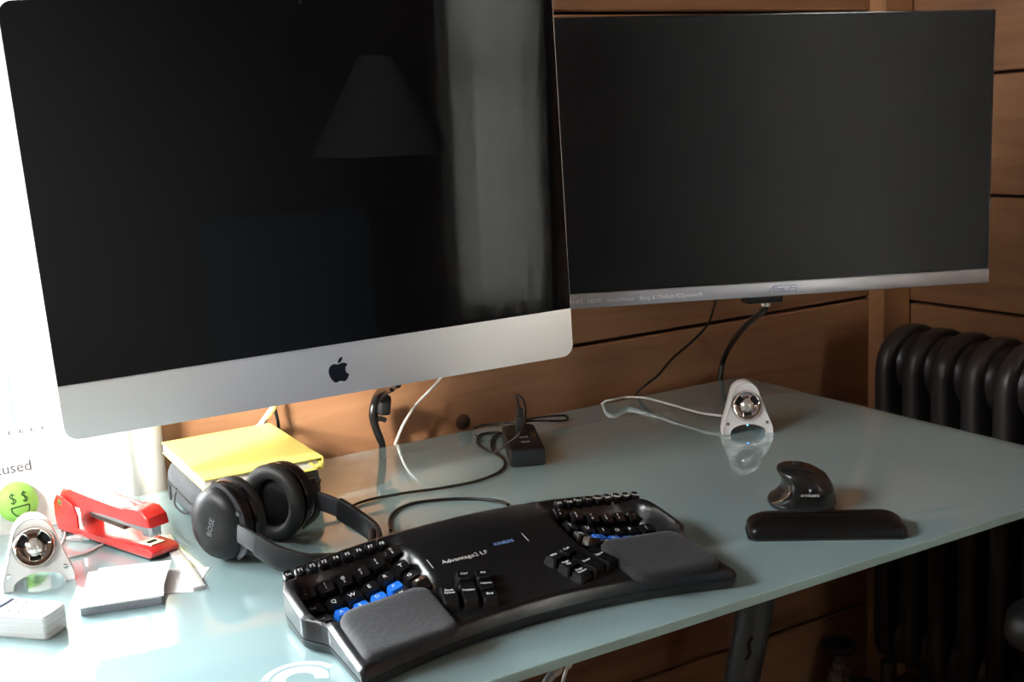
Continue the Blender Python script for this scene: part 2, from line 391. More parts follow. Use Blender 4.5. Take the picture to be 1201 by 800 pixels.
# pale partial rings on the glass surface
MARK = mat('ring_mark', (.52, .68, .70), .6)
def arcband(name, c, r0, r1, a0, a1, m, parent, z, n=28, sy=1.0):
    vs = []; fs = []
    for i in range(n+1):
        a = math.radians(a0+(a1-a0)*i/n)
        for r in (r0, r1):
            for dz in (0, .0002): vs.append((c[0]+r*math.cos(a), c[1]+r*math.sin(a)*sy, z+dz))
    for i in range(n):
        b = i*4; fs += [(b, b+2, b+6, b+4), (b+1, b+5, b+7, b+3), (b, b+4, b+5, b+1), (b+2, b+3, b+7, b+6)]
    fs += [(0, 1, 3, 2), (n*4, n*4+2, n*4+3, n*4+1)]
    return obj(name, vs, fs, m, parent, flat=True)
mc = D(352, 797)-Vector((.45, 1.22, 0))
arcband('ring_mark', mc, .013, .026, -30, 250, MARK, desk, ZD-.00005)
arcband('ring_mark', mc, .029, .036, 10, 150, MARK, desk, ZD-.00005)

# ================================================================ LARGE SCREENS
ALU = mat('aluminium', (.90, .90, .89), .28, metal=.85)
SCR = mat('screen_glass', (.0045, .0047, .005), .0, spec=.115)
IM = Vector((.496, 1.332, ZD+.160)); IW, IH, CHIN = .650, .487, .065
im = thing('computer', 'large silver all-in-one computer with glossy black screen and apple emblem', 'computer', IM)
IR = Rz(-6.288) @ Rx(1.183) @ Ry(-1.479); im.rotation_euler = IR.to_euler()
rings = []
for y, s in ((0, 1), (.004, 1), (.0065, .992), (.014, .93), (.028, .74), (.040, .52), (.046, .36)):
    rings.append([(x*s, y, IH/2+(z-IH/2)*s) for x, z in rrect(IW, IH, .016, 6, 0, IH/2)])
loft('body', rings, ALU, im, 40)
extrude('screen', rrect(IW-.0016, IH-CHIN-.0008, (.0005, .015, .015, .0005), 6, 0, CHIN+(IH-CHIN)/2), basis((0, .0002, 0), (1, 0, 0), (0, 0, 1), (0, -1, 0)), .0014, SCR, im)
lathe('camera_lens', [(0, 0), (.0022, 0), (.0022, .0002), (0, .0002)], mat('lens', (.03, .03, .05), .1), im, 12, T(0, -.0012, IH-.013) @ Rx(90))
def svg(d, k=7):
    import re
    tk = re.findall(r'[a-zA-Z]|-?\d*\.?\d+', d); out = []; x = y = 0; i = 0; cmd = ''
    while i < len(tk):
        if tk[i].isalpha(): cmd = tk[i]; i += 1; continue
        if cmd == 'M': x, y = float(tk[i]), float(tk[i+1]); i += 2; out.append((x, y))
        elif cmd == 'c':
            q = [float(t) for t in tk[i:i+6]]; i += 6
            p = [(x, y), (x+q[0], y+q[1]), (x+q[2], y+q[3]), (x+q[4], y+q[5])]
            for s in range(1, k+1):
                t = s/k; u = 1-t
                out.append(tuple(u**3*p[0][a]+3*u*u*t*p[1][a]+3*u*t*t*p[2][a]+t**3*p[3][a] for a in (0, 1)))
            x, y = p[3]
    r = [out[0]]
    for p in out[1:]:
        if math.hypot(p[0]-r[-1][0], p[1]-r[-1][1]) > .02: r.append(p)
    if math.hypot(r[0][0]-r[-1][0], r[0][1]-r[-1][1]) < .05: r.pop()
    return r
LOGO1 = 'M12.152 6.896c-.948 0 -2.415 -1.078 -3.96 -1.04 -2.04 .027 -3.91 1.183 -4.961 3.014 -2.117 3.675 -.546 9.103 1.519 12.09 1.013 1.454 2.208 3.09 3.792 3.039 1.52 -.065 2.09 -.987 3.935 -.987 1.831 0 2.35 .987 3.96 .948 1.637 -.026 2.676 -1.48 3.676 -2.948 1.156 -1.688 1.636 -3.325 1.662 -3.415 -.039 -.013 -3.182 -1.221 -3.22 -4.857 -.026 -3.04 2.48 -4.494 2.597 -4.559 -1.429 -2.09 -3.623 -2.324 -4.39 -2.376 -2 -.156 -3.675 1.09 -4.61 1.09'
LOGO2 = 'M15.53 3.83c.843 -1.012 1.4 -2.427 1.245 -3.83 -1.207 .052 -2.662 .805 -3.532 1.818 -.78 .896 -1.454 2.338 -1.273 3.714 1.338 .104 2.715 -.688 3.559 -1.701'
sc = .0315/24
for d in (LOGO1, LOGO2):
    extrude('emblem', [((x-12)*sc, (12-y)*sc) for x, y in svg(d)], basis((0, .0002, CHIN*.50), (1, 0, 0), (0, 0, 1), (0, -1, 0)), .0007, mat('emblem_black', (.006, .006, .007), .12), im, ang=30)
def wall_arm(name, label, p, d, wallp, ztop):
    """swivel arm: plate on the screen's back, two links, plate on the wall"""
    r = thing(name, label, 'monitor mount', p)
    P = Vector((0, 0, 0)); dd = Vector(d).normalized(); Wp = Vector(wallp)-Vector(p)
    x, y, z = frame(dd)
    extrude('screen_plate', rrect(.11, .11, .012, 3), basis(P, x, y, z), .008, BLACKM, r, .001)
    e = P+dd*.05
    tube('head', [P+dd*.004, e], .016, BLACKM, r, n=14)
    mid = e.lerp(Wp, .5)
    tube('link', [e, mid], .013, BLACKM, r, n=12); tube('link', [mid, Wp+Vector((0, -.01, 0))], .013, BLACKM, r, n=12)
    lathe('joint', [(0, -.03), (.02, -.028), (.02, .028), (0, .03)], BLACKM, r, 16, Matrix.Translation(mid))
    box('wall_plate', (.08, .018, .20), Wp+Vector((0, -.005, 0)), BLACKM, r, .003)
    return r
wall_arm('wall_mount', 'black swivel arm holding the all-in-one computer to the wood wall', IM+IR.to_3x3() @ Vector((0, .046, .26)), IR.to_3x3() @ Vector((0, 1, 0)), (.56, YW, IM.z+.26), 0)

AR = (Rz(-19.127) @ Rx(-1.218) @ Ry(1.093)).to_3x3()
AM = Vector((1.1436, 1.2428, ZD+.2171)); AW, AH, AB = .655, .3946, .0205
asus = thing('monitor', 'wide flat monitor with matte black screen and silver lower bezel in the corner', 'monitor', AM); asus.rotation_euler = AR.to_euler()
SCRM = mat('matte_screen', (.010, .010, .0105), .30, spec=.14, noise=.1, nscale=30)
SILV = mat('silver_bezel', (.52, .53, .56), .36, metal=.55)
rings = []
for y, s in ((0.0, 1), (.010, 1), (.013, .985), (.020, .80), (.036, .70), (.041, .66)):
    rings.append([(x*s, y, AH/2+(z-AH/2)*s) for x, z in rrect(AW, AH, .003, 2, 0, AH/2)])
loft('back_shell', rings, BLACK, asus, 40)
box('screen', (AW-.003, .002, AH-AB-.003), (0, -.0008, AB+(AH-AB)/2), SCRM, asus, .0005, 1)
for nm, d, c in (('rim', (AW, .003, .0015), (0, -.001, AH-.00075)), ('rim', (.0015, .003, AH-AB), (-AW/2+.00075, -.001, AB+(AH-AB)/2)), ('rim', (.0015, .003, AH-AB), (AW/2-.00075, -.001, AB+(AH-AB)/2))):
    box(nm, d, c, BLACKG, asus)
box('lower_bezel', (AW, .006, AB), (0, -.002, AB/2), SILV, asus, .0015, 2)
fM = lambda x, z, y=-.0052: basis((x, y, z), (1, 0, 0), (0, 0, 1), (0, -1, 0))
text('lettering', 'AH-IPS   HDMI   SonicMaster   Bang & Olufsen ICEpower®', .0082, fM(-AW/2+.008, AB*.46), mat('bezel_print', (.92, .92, .94), .5), asus, 'LEFT')
# maker's word mark: slanted A with cut foot, angular S U S
LGM = mat('bezel_logo', (.22, .25, .42), .3, metal=.3)
def strokes(name, segs, wd, M, m, parent, d=.0003):
    vs = []; fs = []
    for (x0, y0, x1, y1) in segs:
        a = Vector((x0, y0)); b = Vector((x1, y1)); t = (b-a).normalized(); nrm = Vector((-t.y, t.x))*wd/2; a = a-t*wd*.35; b = b+t*wd*.35
        k = len(vs)
        for z in (0, d):
            for q in (a-nrm, b-nrm, b+nrm, a+nrm): vs.append(M @ Vector((q.x, q.y, z)))
        fs += [(k+3, k+2, k+1, k), (k+4, k+5, k+6, k+7)]+[(k+i, k+(i+1) % 4, k+4+(i+1) % 4, k+4+i) for i in range(4)]
    return obj(name, vs, fs, m, parent, flat=True)
h_ = .0085; wl = .0085; sg = []
sg += [(-.021, 0, -.013, h_), (-.013, h_, -.012, 0), (-.012, h_, -.008, h_)]
for x0 in (-.0085, .013):
    sg += [(x0, 0, x0+wl, 0), (x0+wl, 0, x0+wl, h_/2), (x0+wl, h_/2, x0, h_/2), (x0, h_/2, x0, h_), (x0, h_, x0+wl, h_)]
sg += [(.0022, h_*.6, .0022, 0), (.0022, 0, .0108, 0), (.0108, 0, .0108, h_*.6), (.0022, h_, .0108, h_)]
strokes('word_mark', sg, .0013, fM(0, AB*.30), LGM, asus)
# bracket and sockets under the lower edge
box('socket_block', (.056, .026, .016), (-.02, .022, -.004), BLACK, asus, .003)
box('socket_lip', (.080, .018, .007), (-.02, .026, .002), BLACKM, asus, .002)
lathe('plug_collar', [(0, 0), (.007, 0), (.007, .005), (0, .005)], mat('plug_metal', (.6, .6, .6), .3, metal=1), asus, 12, T(-.016, .018, -.017))
ad = AR @ Vector((0, 1, 0))
wall_arm('wall_mount', 'black swivel arm holding the flat monitor to the wood wall', AM+ad*.041+Vector((0, 0, .19)), ad, (1.36, YW, AM.z+.19), 0)

# ================================================================ KEYBOARD
KO = Vector((.535, .888, ZD)); KYAW = math.radians(-2.34)
kb = thing('keyboard', 'black split ergonomic keyboard with two key wells and palm pads on glass desk', 'keyboard', KO, KYAW)
KC = -.006                                       # centre line in keyboard coordinates
sm = lambda a, b, x: (lambda t: t*t*(3-2*t))(max(0, min(1, (x-a)/(b-a))))
def kfront(x): a = abs(x-KC)/.206; return -.016+.040*(1-min(1, a)**1.9)
def kback(x): a = abs(x-KC)/.22; return .199-.010*a**4
def khalf(t): return .2035+.0175*sm(.40, .60, t)-.004*sm(.9, 1, t)
def kbase(x, t):
    a = min(1.05, abs(x-KC)/.212); zf = .0275-.0045*a*a; zb = .0635-.0165*a*a
    return zf+(zb-zf)*(.55*t+.45*sm(0, 1, t))
ROWY = [.160, .1365, .1135, .093, .077]; ROWZ = [.0425, .0345, .0325, .034, .037]
def wellz(xi, y):                                # key-top height in the well; xi = 0 outer .. 1 inner
    pts = list(zip(ROWY, ROWZ))
    if y >= ROWY[0]: z = ROWZ[0]+(y-ROWY[0])*.35
    elif y <= ROWY[-1]: z = ROWZ[-1]
    else:
        for (y1, z1), (y0, z0) in zip(pts[:-1], pts[1:]):
            if y0 <= y <= y1: z = z0+(z1-z0)*(y-y0)/(y1-y0); break
    return z-.011+.0225*xi**1.5
XO, XI = -.203, -.104                             # outer and inner key columns of the left well
def ktop(x, y):
    yf, yb = kfront(x), kback(x); t = (y-yf)/(yb-yf); z = kbase(x, max(0, min(1, t)))
    xm = x if x < KC else 2*KC-x
    cx, cy = -.1525, .1225; q = ((abs(xm-cx)/.0625)**4+(abs(y-cy)/.0515)**4)**.25
    m = 1-sm(.86, 1.06, q)
    if m > 0:
        xi = max(0, min(1, (xm-XO)/(XI-XO)))
        fl = wellz(xi, y)-.0135
        z = z*(1-m)+min(z, fl)*m
    # groove strip for the function keys
    q2 = max(abs(xm+.160)/.062, abs(y-.1805)/.0085); m2 = 1-sm(.9, 1.12, q2)
    z -= .0035*m2
    return z
NX, NY = 150, 74
vs = []; fs = []
def kx(u, t): return KC+u*khalf(t)
for j in range(NY+1):
    t = j/NY
    for i in range(NX+1):
        u = -1+2*i/NX; x = kx(u, t); yf, yb = kfront(x), kback(x); y = yf+(yb-yf)*t
        # round the corners of the plan
        z = ktop(x, y); e = min(i, NX-i)/NX; e2 = min(j, NY-j)/NY
        z -= .0035*(1-sm(0, .012, e))+.003*(1-sm(0, .02, e2))
        if t > .5 and abs(u) > .93:
            c = (abs(u)-.93)/.07; y -= .016*c*c*(t-.5)/.5
        vs.append((x, y, z))
for j in range(NY):
    for i in range(NX):
        b = j*(NX+1)+i; fs.append((b, b+1, b+NX+2, b+NX+1))
def rim():
    r = [(i, 0) for i in range(NX)]+[(NX, j) for j in range(NY)]+[(i, NY) for i in range(NX, 0, -1)]+[(0, j) for j in range(NY, 0, -1)]
    return [j*(NX+1)+i for i, j in r]
RI = rim(); n = len(RI)
def inset(v, d):
    x, y = v[0]-KC, v[1]-.09; return (KC+x*(1-d/.2), .09+y*(1-d/.1))
b1 = len(vs)
for k in RI: x, y = inset(vs[k], .0002); vs.append((x, y, max(.0125, vs[k][2]*.42)))
for i in range(n): fs.append((RI[i], b1+i, b1+(i+1) % n, RI[(i+1) % n]))
CASE = mat('keyboard_case', (.013, .013, .014), .30, coat=.25, coat_rough=.15, noise=.25, nscale=90)
case = obj('upper_case', vs, fs, CASE, kb, 50)
up = [vs[b1+i] for i in range(n)]
rings = [[(*inset(p, -.0), p[2]-.0006) for p in up], [(*inset(p, .0015), p[2]-.0006) for p in up], [(*inset(p, .0015), p[2]-.0016) for p in up], [(*inset(p, .0002), p[2]-.0018) for p in up],
         [(*inset(p, .0015), .004) for p in up], [(*inset(p, .004), .0015) for p in up], [(*inset(p, .02), .0015) for p in up]]
loft('lower_case', rings[1:], mat('keyboard_base', (.020, .021, .023), .36), kb, 40)
for x, y in ((-.185, .01), (.17, .01), (-.185, .17), (.17, .17), (0, .05), (0, .17)):
    lathe('rubber_foot', [(0, 0), (.008, 0), (.008, .002), (0, .002)], BLACKM, kb, 12, T(x, y, 0))
# palm pads
PADM = mat('palm_pad', (.021, .0215, .0245), .85, noise=.35, nscale=220, bump=.6, sheen=.12)
def pad(side):
    rs = []
    cx = -.1515 if side < 0 else 2*KC+.1515
    for dz, ins in ((-.001, 0), (.003, 0), (.0058, .0018), (.0072, .005), (.0076, .010), (.0077, .02), (.0078, .032)):
        r = []
        for (x, y) in rrect(.097-2*ins, .086-2*ins, max(.004, .016-ins*.3), 6):
            X = cx+x; xm = X if side < 0 else 2*KC-X
            Y = .0385+y+.10*(xm+.1515)      # outline slants with the front edge
            yf, yb = kfront(X), kback(X); t = (Y-yf)/(yb-yf)
            r.append((X, Y, kbase(X, max(0, min(1, t)))+dz))
        rs.append(r)
    return loft('palm_pad', rs, PADM, kb, 60)
pad(-1); pad(1)
# keycaps
KEYM = mat('keycap', (.010, .010, .011), .22, coat=.35, coat_rough=.1)
KEYB = mat('keycap_blue', (.015, .17, .75), .28, coat=.3)
def cap_mesh(name, wx, wy, h, m, dx=.0034, dy=.0030):
    rs = []
    for z, ix, iy in ((0, 0, 0), (h*.82, dx*.8, dy*.8), (h, dx*1.12, dy*1.12)):
        rs.append([(x, y, z-(0 if z == 0 else 0)) for x, y in rrect(wx-2*ix*.62, wy-2*iy*.62, .0018, 1)])
    n = 8; v = [p for r in rs for p in r]+[(0, 0, h-.0006)]
    f = ringfaces(3, n, True, False)+[(2*n+i, 2*n+(i+1) % n, 3*n) for i in range(n)]
    me = bpy.data.meshes.new(name); me.from_pydata(v, [], f); me.materials.append(m)
    for p in me.polygons: p.use_smooth = True
    me.set_sharp_from_angle(angle=math.radians(14))
    return me
CM = {k: cap_mesh('key', *a) for k, a in dict(u=(.0178, .0178, .0095, KEYM), b=(.0178, .0178, .0095, KEYB), w=(.0215, .0178, .0095, KEYM), t=(.0178, .0368, .0105, KEYM), s=(.0178, .0178, .0105, KEYM), f=(.0108, .0134, .0070, KEYM, .0018, .0024)).items()}
def key(kind, M, leg=None, hsize=.0046, lx=0, ly=0, colr=None):
    o = bpy.data.objects.new('key', CM[kind]); C.objects.link(o); o.parent = kb; o.matrix_local = M
    if kind == 'b': o['label'] = 'blue home row keycap'
    if leg:
        h = {'u': .0095, 'b': .0095, 'w': .0095, 't': .0105, 's': .0105, 'f': .0070}[kind]
        text('legend', leg, hsize, T(lx, ly, h-.0001), colr or INK, o)
    return o
LEFT = [['+\n=', '!\n1', '@\n2', '#\n3', '$\n4', '%\n5'], ['Tab', 'Q', 'W', 'E', 'R', 'T'], ['Caps', 'A', 'S', 'D', 'F', 'G'], ['Shift', 'Z', 'X', 'C', 'V', 'B'], ]
RIGHT = [['_\n-', ')\n0', '(\n9', '*\n8', '&\n7', '^\n6'], ['|', 'P', 'O', 'I', 'U', 'Y'], ['"', ';', 'L', 'K', 'J', 'H'], ['Shift', '?', '.', ',', 'M', 'N'], ]
COLX = [-.2025, -.1810, -.1625, -.1440, -.1255, -.1065]
TILT = [30, 16, 2, -12, -20]
for side, L in ((-1, LEFT), (1, RIGHT)):
    for r, row in enumerate(L):
        for c, lg in enumerate(row):
            if lg is None: continue
            xm = COLX[c]; xi = (xm-XO)/(XI-XO); y = ROWY[r]-(.003 if c in (2, 3) else 0)-(.0 if r else .0)+(.004 if c == 5 else 0)
            zt = wellz(max(0, xi), ROWY[r])
            x = xm if side < 0 else 2*KC-xm
            ry = -(6+14*max(0, xi)**2)*(1 if side < 0 else -1)
            kind = 'w' if c == 0 else ('b' if r == 2 and 1 <= c <= 4 else 'u')
            M = T(x, y, zt) @ Ry(ry) @ Rx(TILT[r]) @ T(0, 0, -.0095)
            two = '\n' in lg
            key(kind, M, lg, .0046 if two else (.0072 if len(lg) == 1 else .0044), -.001, .0012)
# function keys
FL = ['Esc', 'F1', 'F2', 'F3', 'F4', 'F5', 'F6', 'F7', 'F8']; FR = ['Prog', 'Kpd', 'Paus', 'Scrl', 'Prnt', 'F12', 'F11', 'F10', 'F9']
for side, L in ((-1, FL), (1, FR)):
    for i, lg in enumerate(L):
        xm = -.2135+.0126*i; x = xm if side < 0 else 2*KC-xm; y = .1805
        yf, yb = kfront(x), kback(x); z = kbase(x, (y-yf)/(yb-yf))-.0035
        slope = (kbase(x+.004, .9)-kbase(x-.004, .9))/.008
        key('f', T(x, y, z-.0004) @ Ry(-math.degrees(math.atan(slope))) @ Rx(26), lg, .0044 if len(lg) > 2 else .0058, 0, -.0004)
# thumb clusters
def thumb(side, names):
    for nm, (a, b, kd) in names.items():
        c, s = math.cos(math.radians(-16)), math.sin(math.radians(-16))
        xm = -.0705+a*c-b*s; y = .0615+a*s+b*c
        x = xm if side < 0 else 2*KC-xm; yf, yb = kfront(x), kback(x); t = (y-yf)/(yb-yf)
        z = kbase(x, t); sl = (kbase(x, t+.03)-kbase(x, t-.03))/(.06*(yb-yf))
        key(kd, T(x, y, z-.001) @ Rx(math.degrees(math.atan(sl))*.8) @ Rz(-16 if side < 0 else 16), nm, .0046, 0, .002)
u = .0190
thumb(-1, {'Back\nSpace': (-u, -u/2, 't'), 'Delete': (0, -u/2, 't'), 'Ctrl': (0, u, 's'), 'Alt': (u, u, 's'), 'Home': (u, 0, 's'), 'End': (u, -u, 's')})
thumb(1, {'Space': (-u, -u/2, 't'), 'Enter': (0, -u/2, 't'), 'Ctrl': (0, u, 's'), 'Win': (u, u, 's'), 'Page\nUp': (u, 0, 's'), 'Page\nDown': (u, -u, 's')})
# lettering on the deck
def deckM(x, y):
    t = (y-kfront(x))/(kback(x)-kfront(x)); z = kbase(x, t); sl = (kbase(x, t+.03)-kbase(x, t-.03))/(.06*(kback(x)-kfront(x)))
    return T(x, y, z+.0003) @ Rx(math.degrees(math.atan(sl)))
text('lettering', 'Advantage2 LF', .0088, deckM(-.0455, .1185), INK, kb)
text('lettering', 'KINESIS', .0070, deckM(.004, .127), INKB, kb)
for x, y, a in ((-.083, .122, 0), (.030, .128, 0)):
    o = box('deck_line', (.0007, .016, .0003), (0, 0, 0), INK, kb); o.matrix_local = deckM(x, y)

# ================================================================ VERTICAL MOUSE AND WRIST REST
def ring_n(fx, n=28): return [fx(2*PI*i/n) for i in range(n)]
mo = thing('mouse', 'black vertical computer mouse with thumb hollow behind the wrist rest', 'mouse', D(940, 604)+Vector((.024, .026, 0)), math.radians(-40))
MOUSEM = mat('mouse_shell', (.018, .017, .016), .27, coat=.2, coat_rough=.15)
prof = [  # z, left, right, half depth, back shift
    (.000, -.032, .0375, .034), (.003, -.039, .0385, .037), (.008, -.0410, .0400, .038), (.013, -.0390, .0395, .038), (.018, -.0330, .0390, .038),
    (.025, -.0275, .0380, .038), (.032, -.0240, .0365, .038), (.040, -.0232, .0335, .037), (.048, -.0245, .0295, .036), (.054, -.0270, .0225, .034),
    (.059, -.0295, .0165, .031), (.0625, -.0290, .0095, .026), (.065, -.0260, .0020, .019), (.066, -.020, -.004, .010)]
prof = [(z*.80, l, r*1.04, hd) for z, l, r, hd in prof]
rs = []
for z, l, r, hd in prof:
    cx, a = (l+r)/2, (r-l)/2
    rs.append([(cx+a*math.copysign(abs(math.cos(t))**.8, math.cos(t)), hd*math.copysign(abs(math.sin(t))**.8, math.sin(t))-.008*z/.05, z+.0015) for t in [2*PI*i/32 for i in range(32)]])
loft('shell', rs, MOUSEM, mo, 70)
loft('sole', [[(x*1.0, y*1.0, 0) for x, y, z in rs[0]], [(x*1.02, y*1.02, .0025) for x, y, z in rs[0]]], BLACKM, mo)
# glossy thumb rim, wheel, side button, mark
tube('thumb_rim', [(-.0285, -.018, .050), (-.0215, -.0265, .044), (-.0160, -.0315, .037), (-.0140, -.0345, .030), (-.0170, -.0352, .023), (-.026, -.0320, .016), (-.036, -.022, .010)], [.0008, .0016, .0022, .0024, .0022, .0016, .0008], mat('bronze_trim', (.30, .24, .19), .16, metal=.9), mo, n=8)
lathe('scroll_wheel', [(0, -.003), (.0055, -.003), (.006, 0), (.0055, .003), (0, .003)], BLACKM, mo, 16, T(-.006, -.004, .0520) @ Rx(90))
box('side_button', (.004, .030, .012), (.0310, -.006, .034), BLACKM, mo, .0018, 2, rot=Ry(-24))
text('lettering', 'evoluent', .0062, basis((.008, -.0425, .027), (1, 0, 0), (0, .16, .987), (0, -.987, .16)), INK, mo)
text('emblem', 'e', .0075, basis((.008, -.0425, .0335), (1, 0, 0), (0, .16, .987), (0, -.987, .16)), INK, mo)
box('base_strip', (.030, .0012, .0012), (-.006, -.0375, .0060), mat('silver_trim', (.6, .6, .6), .3, metal=1), mo, .0004, 1)
# wrist rest
wp = (D(883, 633)+D(1058, 629))/2
wrs = thing('wrist_rest', 'long black gel wrist rest lying in front of the vertical mouse', 'wrist rest', wp+Vector((.012, .016, 0)), math.radians(-35.5))
rs = []
for z, ins in ((0, .003), (.002, 0), (.009, .0), (.013, .0015), (.017, .006), (.0205, .012), (.0225, .019), (.0230, .024)):
    r = []
    for x, y in rrect(.176-2*ins, .060-2*ins, (.008, .022-ins*.6, .022-ins*.6, .008), 6):
        r.append((x, y+.9*x*x-.004, z))
    rs.append(r)
loft('gel_pad', rs, mat('rest_cover', (.007, .0065, .0065), .30, spec=.4), wrs, 60)
loft('base_sheet', [[(x, y, .0) for x, y, z in rs[1]], [(x*1.015, y*1.02, .0008) for x, y, z in rs[1]], [(x*1.015, y*1.02, .0025) for x, y, z in rs[1]], [(x*.98, y*.97, .003) for x, y, z in rs[1]]], BLACKM, wrs)

# ================================================================ SPEAKERS
CONE = mat('speaker_cone', (.012, .012, .016), .4)
BRONZE = mat('chrome_grille', (.80, .72, .66), .10, metal=1)
def speaker(label, loc, yaw, hgt, lean, led):
    sp = thing('speaker', label, 'speaker', loc, yaw, None)
    W = .0385
    def outline(s, ins=0.0):
        o = []
        # left foot, arch, right foot, flank, crown, flank
        for x, z in ((-W, 0), (-.029, 0)): o.append((x, z))
        for i in range(1, 10): a = PI-PI*i/10; o.append((.029*math.cos(a), .0145*math.sin(a)))
        for x, z in ((.029, 0), (W, 0), (W+.0003, .007), (W-.001, .0125)): o.append((x, z))
        for x, z in ((.0345, .020), (.0300, .032), (.0262, .044), (.0225, .055)): o.append((x, z))
        for i in range(0, 9): a = math.radians(20+140*i/8); o.append((.0215*math.cos(a), .0545+(hgt-.0545)*math.sin(a)))
        for x, z in ((-.0225, .055), (-.0262, .044), (-.0300, .032), (-.0345, .020), (-W+.001, .0125), (-W-.0003, .007)): o.append((x, z))
        return o
    O = outline(1); rs = []
    for y, s in ((-.0, .93), (-.0015, .97), (.002, 1.0), (.020, .99), (.040, .86), (.052, .66), (.056, .45)):
        rs.append([(x*s, y+lean*z, (z if z < .001 else max(0.0, .036+(z-.036)*s) if s < .99 else z)) for x, z in O])
    for r in rs:
        for i, (x, y, z) in enumerate(r):
            if O[i][1] < .001: r[i] = (x, y, 0.0)
    nO = len(O); v = [p for r in rs for p in r]; f = ringfaces(len(rs), nO, True, True)
    body = obj('body', v, f, WHITE, sp, 45)
    bm = bmesh.new(); bm.from_mesh(body.data); bmesh.ops.triangulate(bm, faces=[q for q in bm.faces if len(q.verts) > 4]); bm.to_mesh(body.data); bm.free()
    DS = Matrix.Scale(1.16, 4)
    B = T(0, lean*.042-.0018, .0425) @ Rx(90-math.degrees(math.atan(lean))) @ DS      # driver axis points out of the front
    lathe('cone', [(0, .0), (.008, -.0002), (.017, .0012), (.0185, .001), (.0185, -.002), (0, -.002)], CONE, sp, 32, B)
    # grille: bowl with three openings
    rr = [.0065, .0085, .0105, .0130, .0155, .0175, .0200]; zz = [.0034, .0040, .0036, .0030, .0030, .0036, .0008]
    n = 72; vs = []; fs = []
    for k in range(len(rr)):
        for i in range(n):
            a = 2*PI*i/n; vs.append(B @ Vector((rr[k]*math.cos(a), rr[k]*math.sin(a), zz[k])))
    for k in range(len(rr)-1):
        for i in range(n):
            a = (i+.5)*360/n; o = False
            if 1 <= k <= 3:
                o = any(abs((a-c+180) % 360-180) < hw for c, hw in ((35, 33-k*2), (145, 33-k*2), (270, 31-k*2)))
                if 230 < a < 310 and k == 3: o = False
            if not o: fs.append((k*n+i, k*n+(i+1) % n, (k+1)*n+(i+1) % n, (k+1)*n+i))
    g = obj('grille', vs, fs, BRONZE, sp, 60)
    md = g.modifiers.new('thick', 'SOLIDIFY'); md.thickness = .0008; md.offset = -1
    lathe('dome', [(.0078, .003), (.0070, .0052), (.0045, .0068), (.002, .0074), (0, .0075)], mat('dome_pearl', (.72, .68, .64), .16, metal=.6), sp, 20, B)
    for s in (-1, 1):
        lathe('knob' if s > 0 else 'socket', [(0, 0), (.0027, 0), (.0027, .0012), (.0018, .0016), (0, .0016)], BRONZE, sp, 12, T(s*.0295, lean*.0165-.0012, .0165) @ Rx(90))
    if led:
        lathe('led', [(0, -.0012), (.0012, -.0006), (.0014, 0), (.0012, .0006), (0, .0012)], mat('blue_led', (.05, .25, 1), .3, emit=(.10, .42, 1.0), estr=4), sp, 10, T(0, .003, .0132))
    return sp
sR = D(848, 513).lerp(D(910, 510), .5)
speaker('white rounded triangular speaker with chrome driver, alone by the flat monitor', sR+Vector((.006, .010, 0)), math.radians(-30), .078, .22, True)
sL = D(4, 698).lerp(D(90, 682), .5)
speaker('white rounded triangular speaker with chrome driver beside the red stapler', sL+Vector((0, .006, 0)), math.radians(-5), .074, .34, False)
def cable(name, pts, r, m, label, cat='cable', k=8, group=None):
    return tag(tube(name, pts, r, m, None, k, 8), label, cat, group)
e_ = PY(708, 472, 1.607)
cable('speaker_cable', [D(847, 488, .014), D(820, 484, .012), D(788, 475, .010), D(757, 467, .007), D(735, 466, .004), PY(718, 469, 1.597), e_, e_+Vector((-.006, .005, -.02)), e_+Vector((-.01, .008, -.10))], .0019, WHITEC, 'thin white cable from the lone white speaker to the desk back edge')

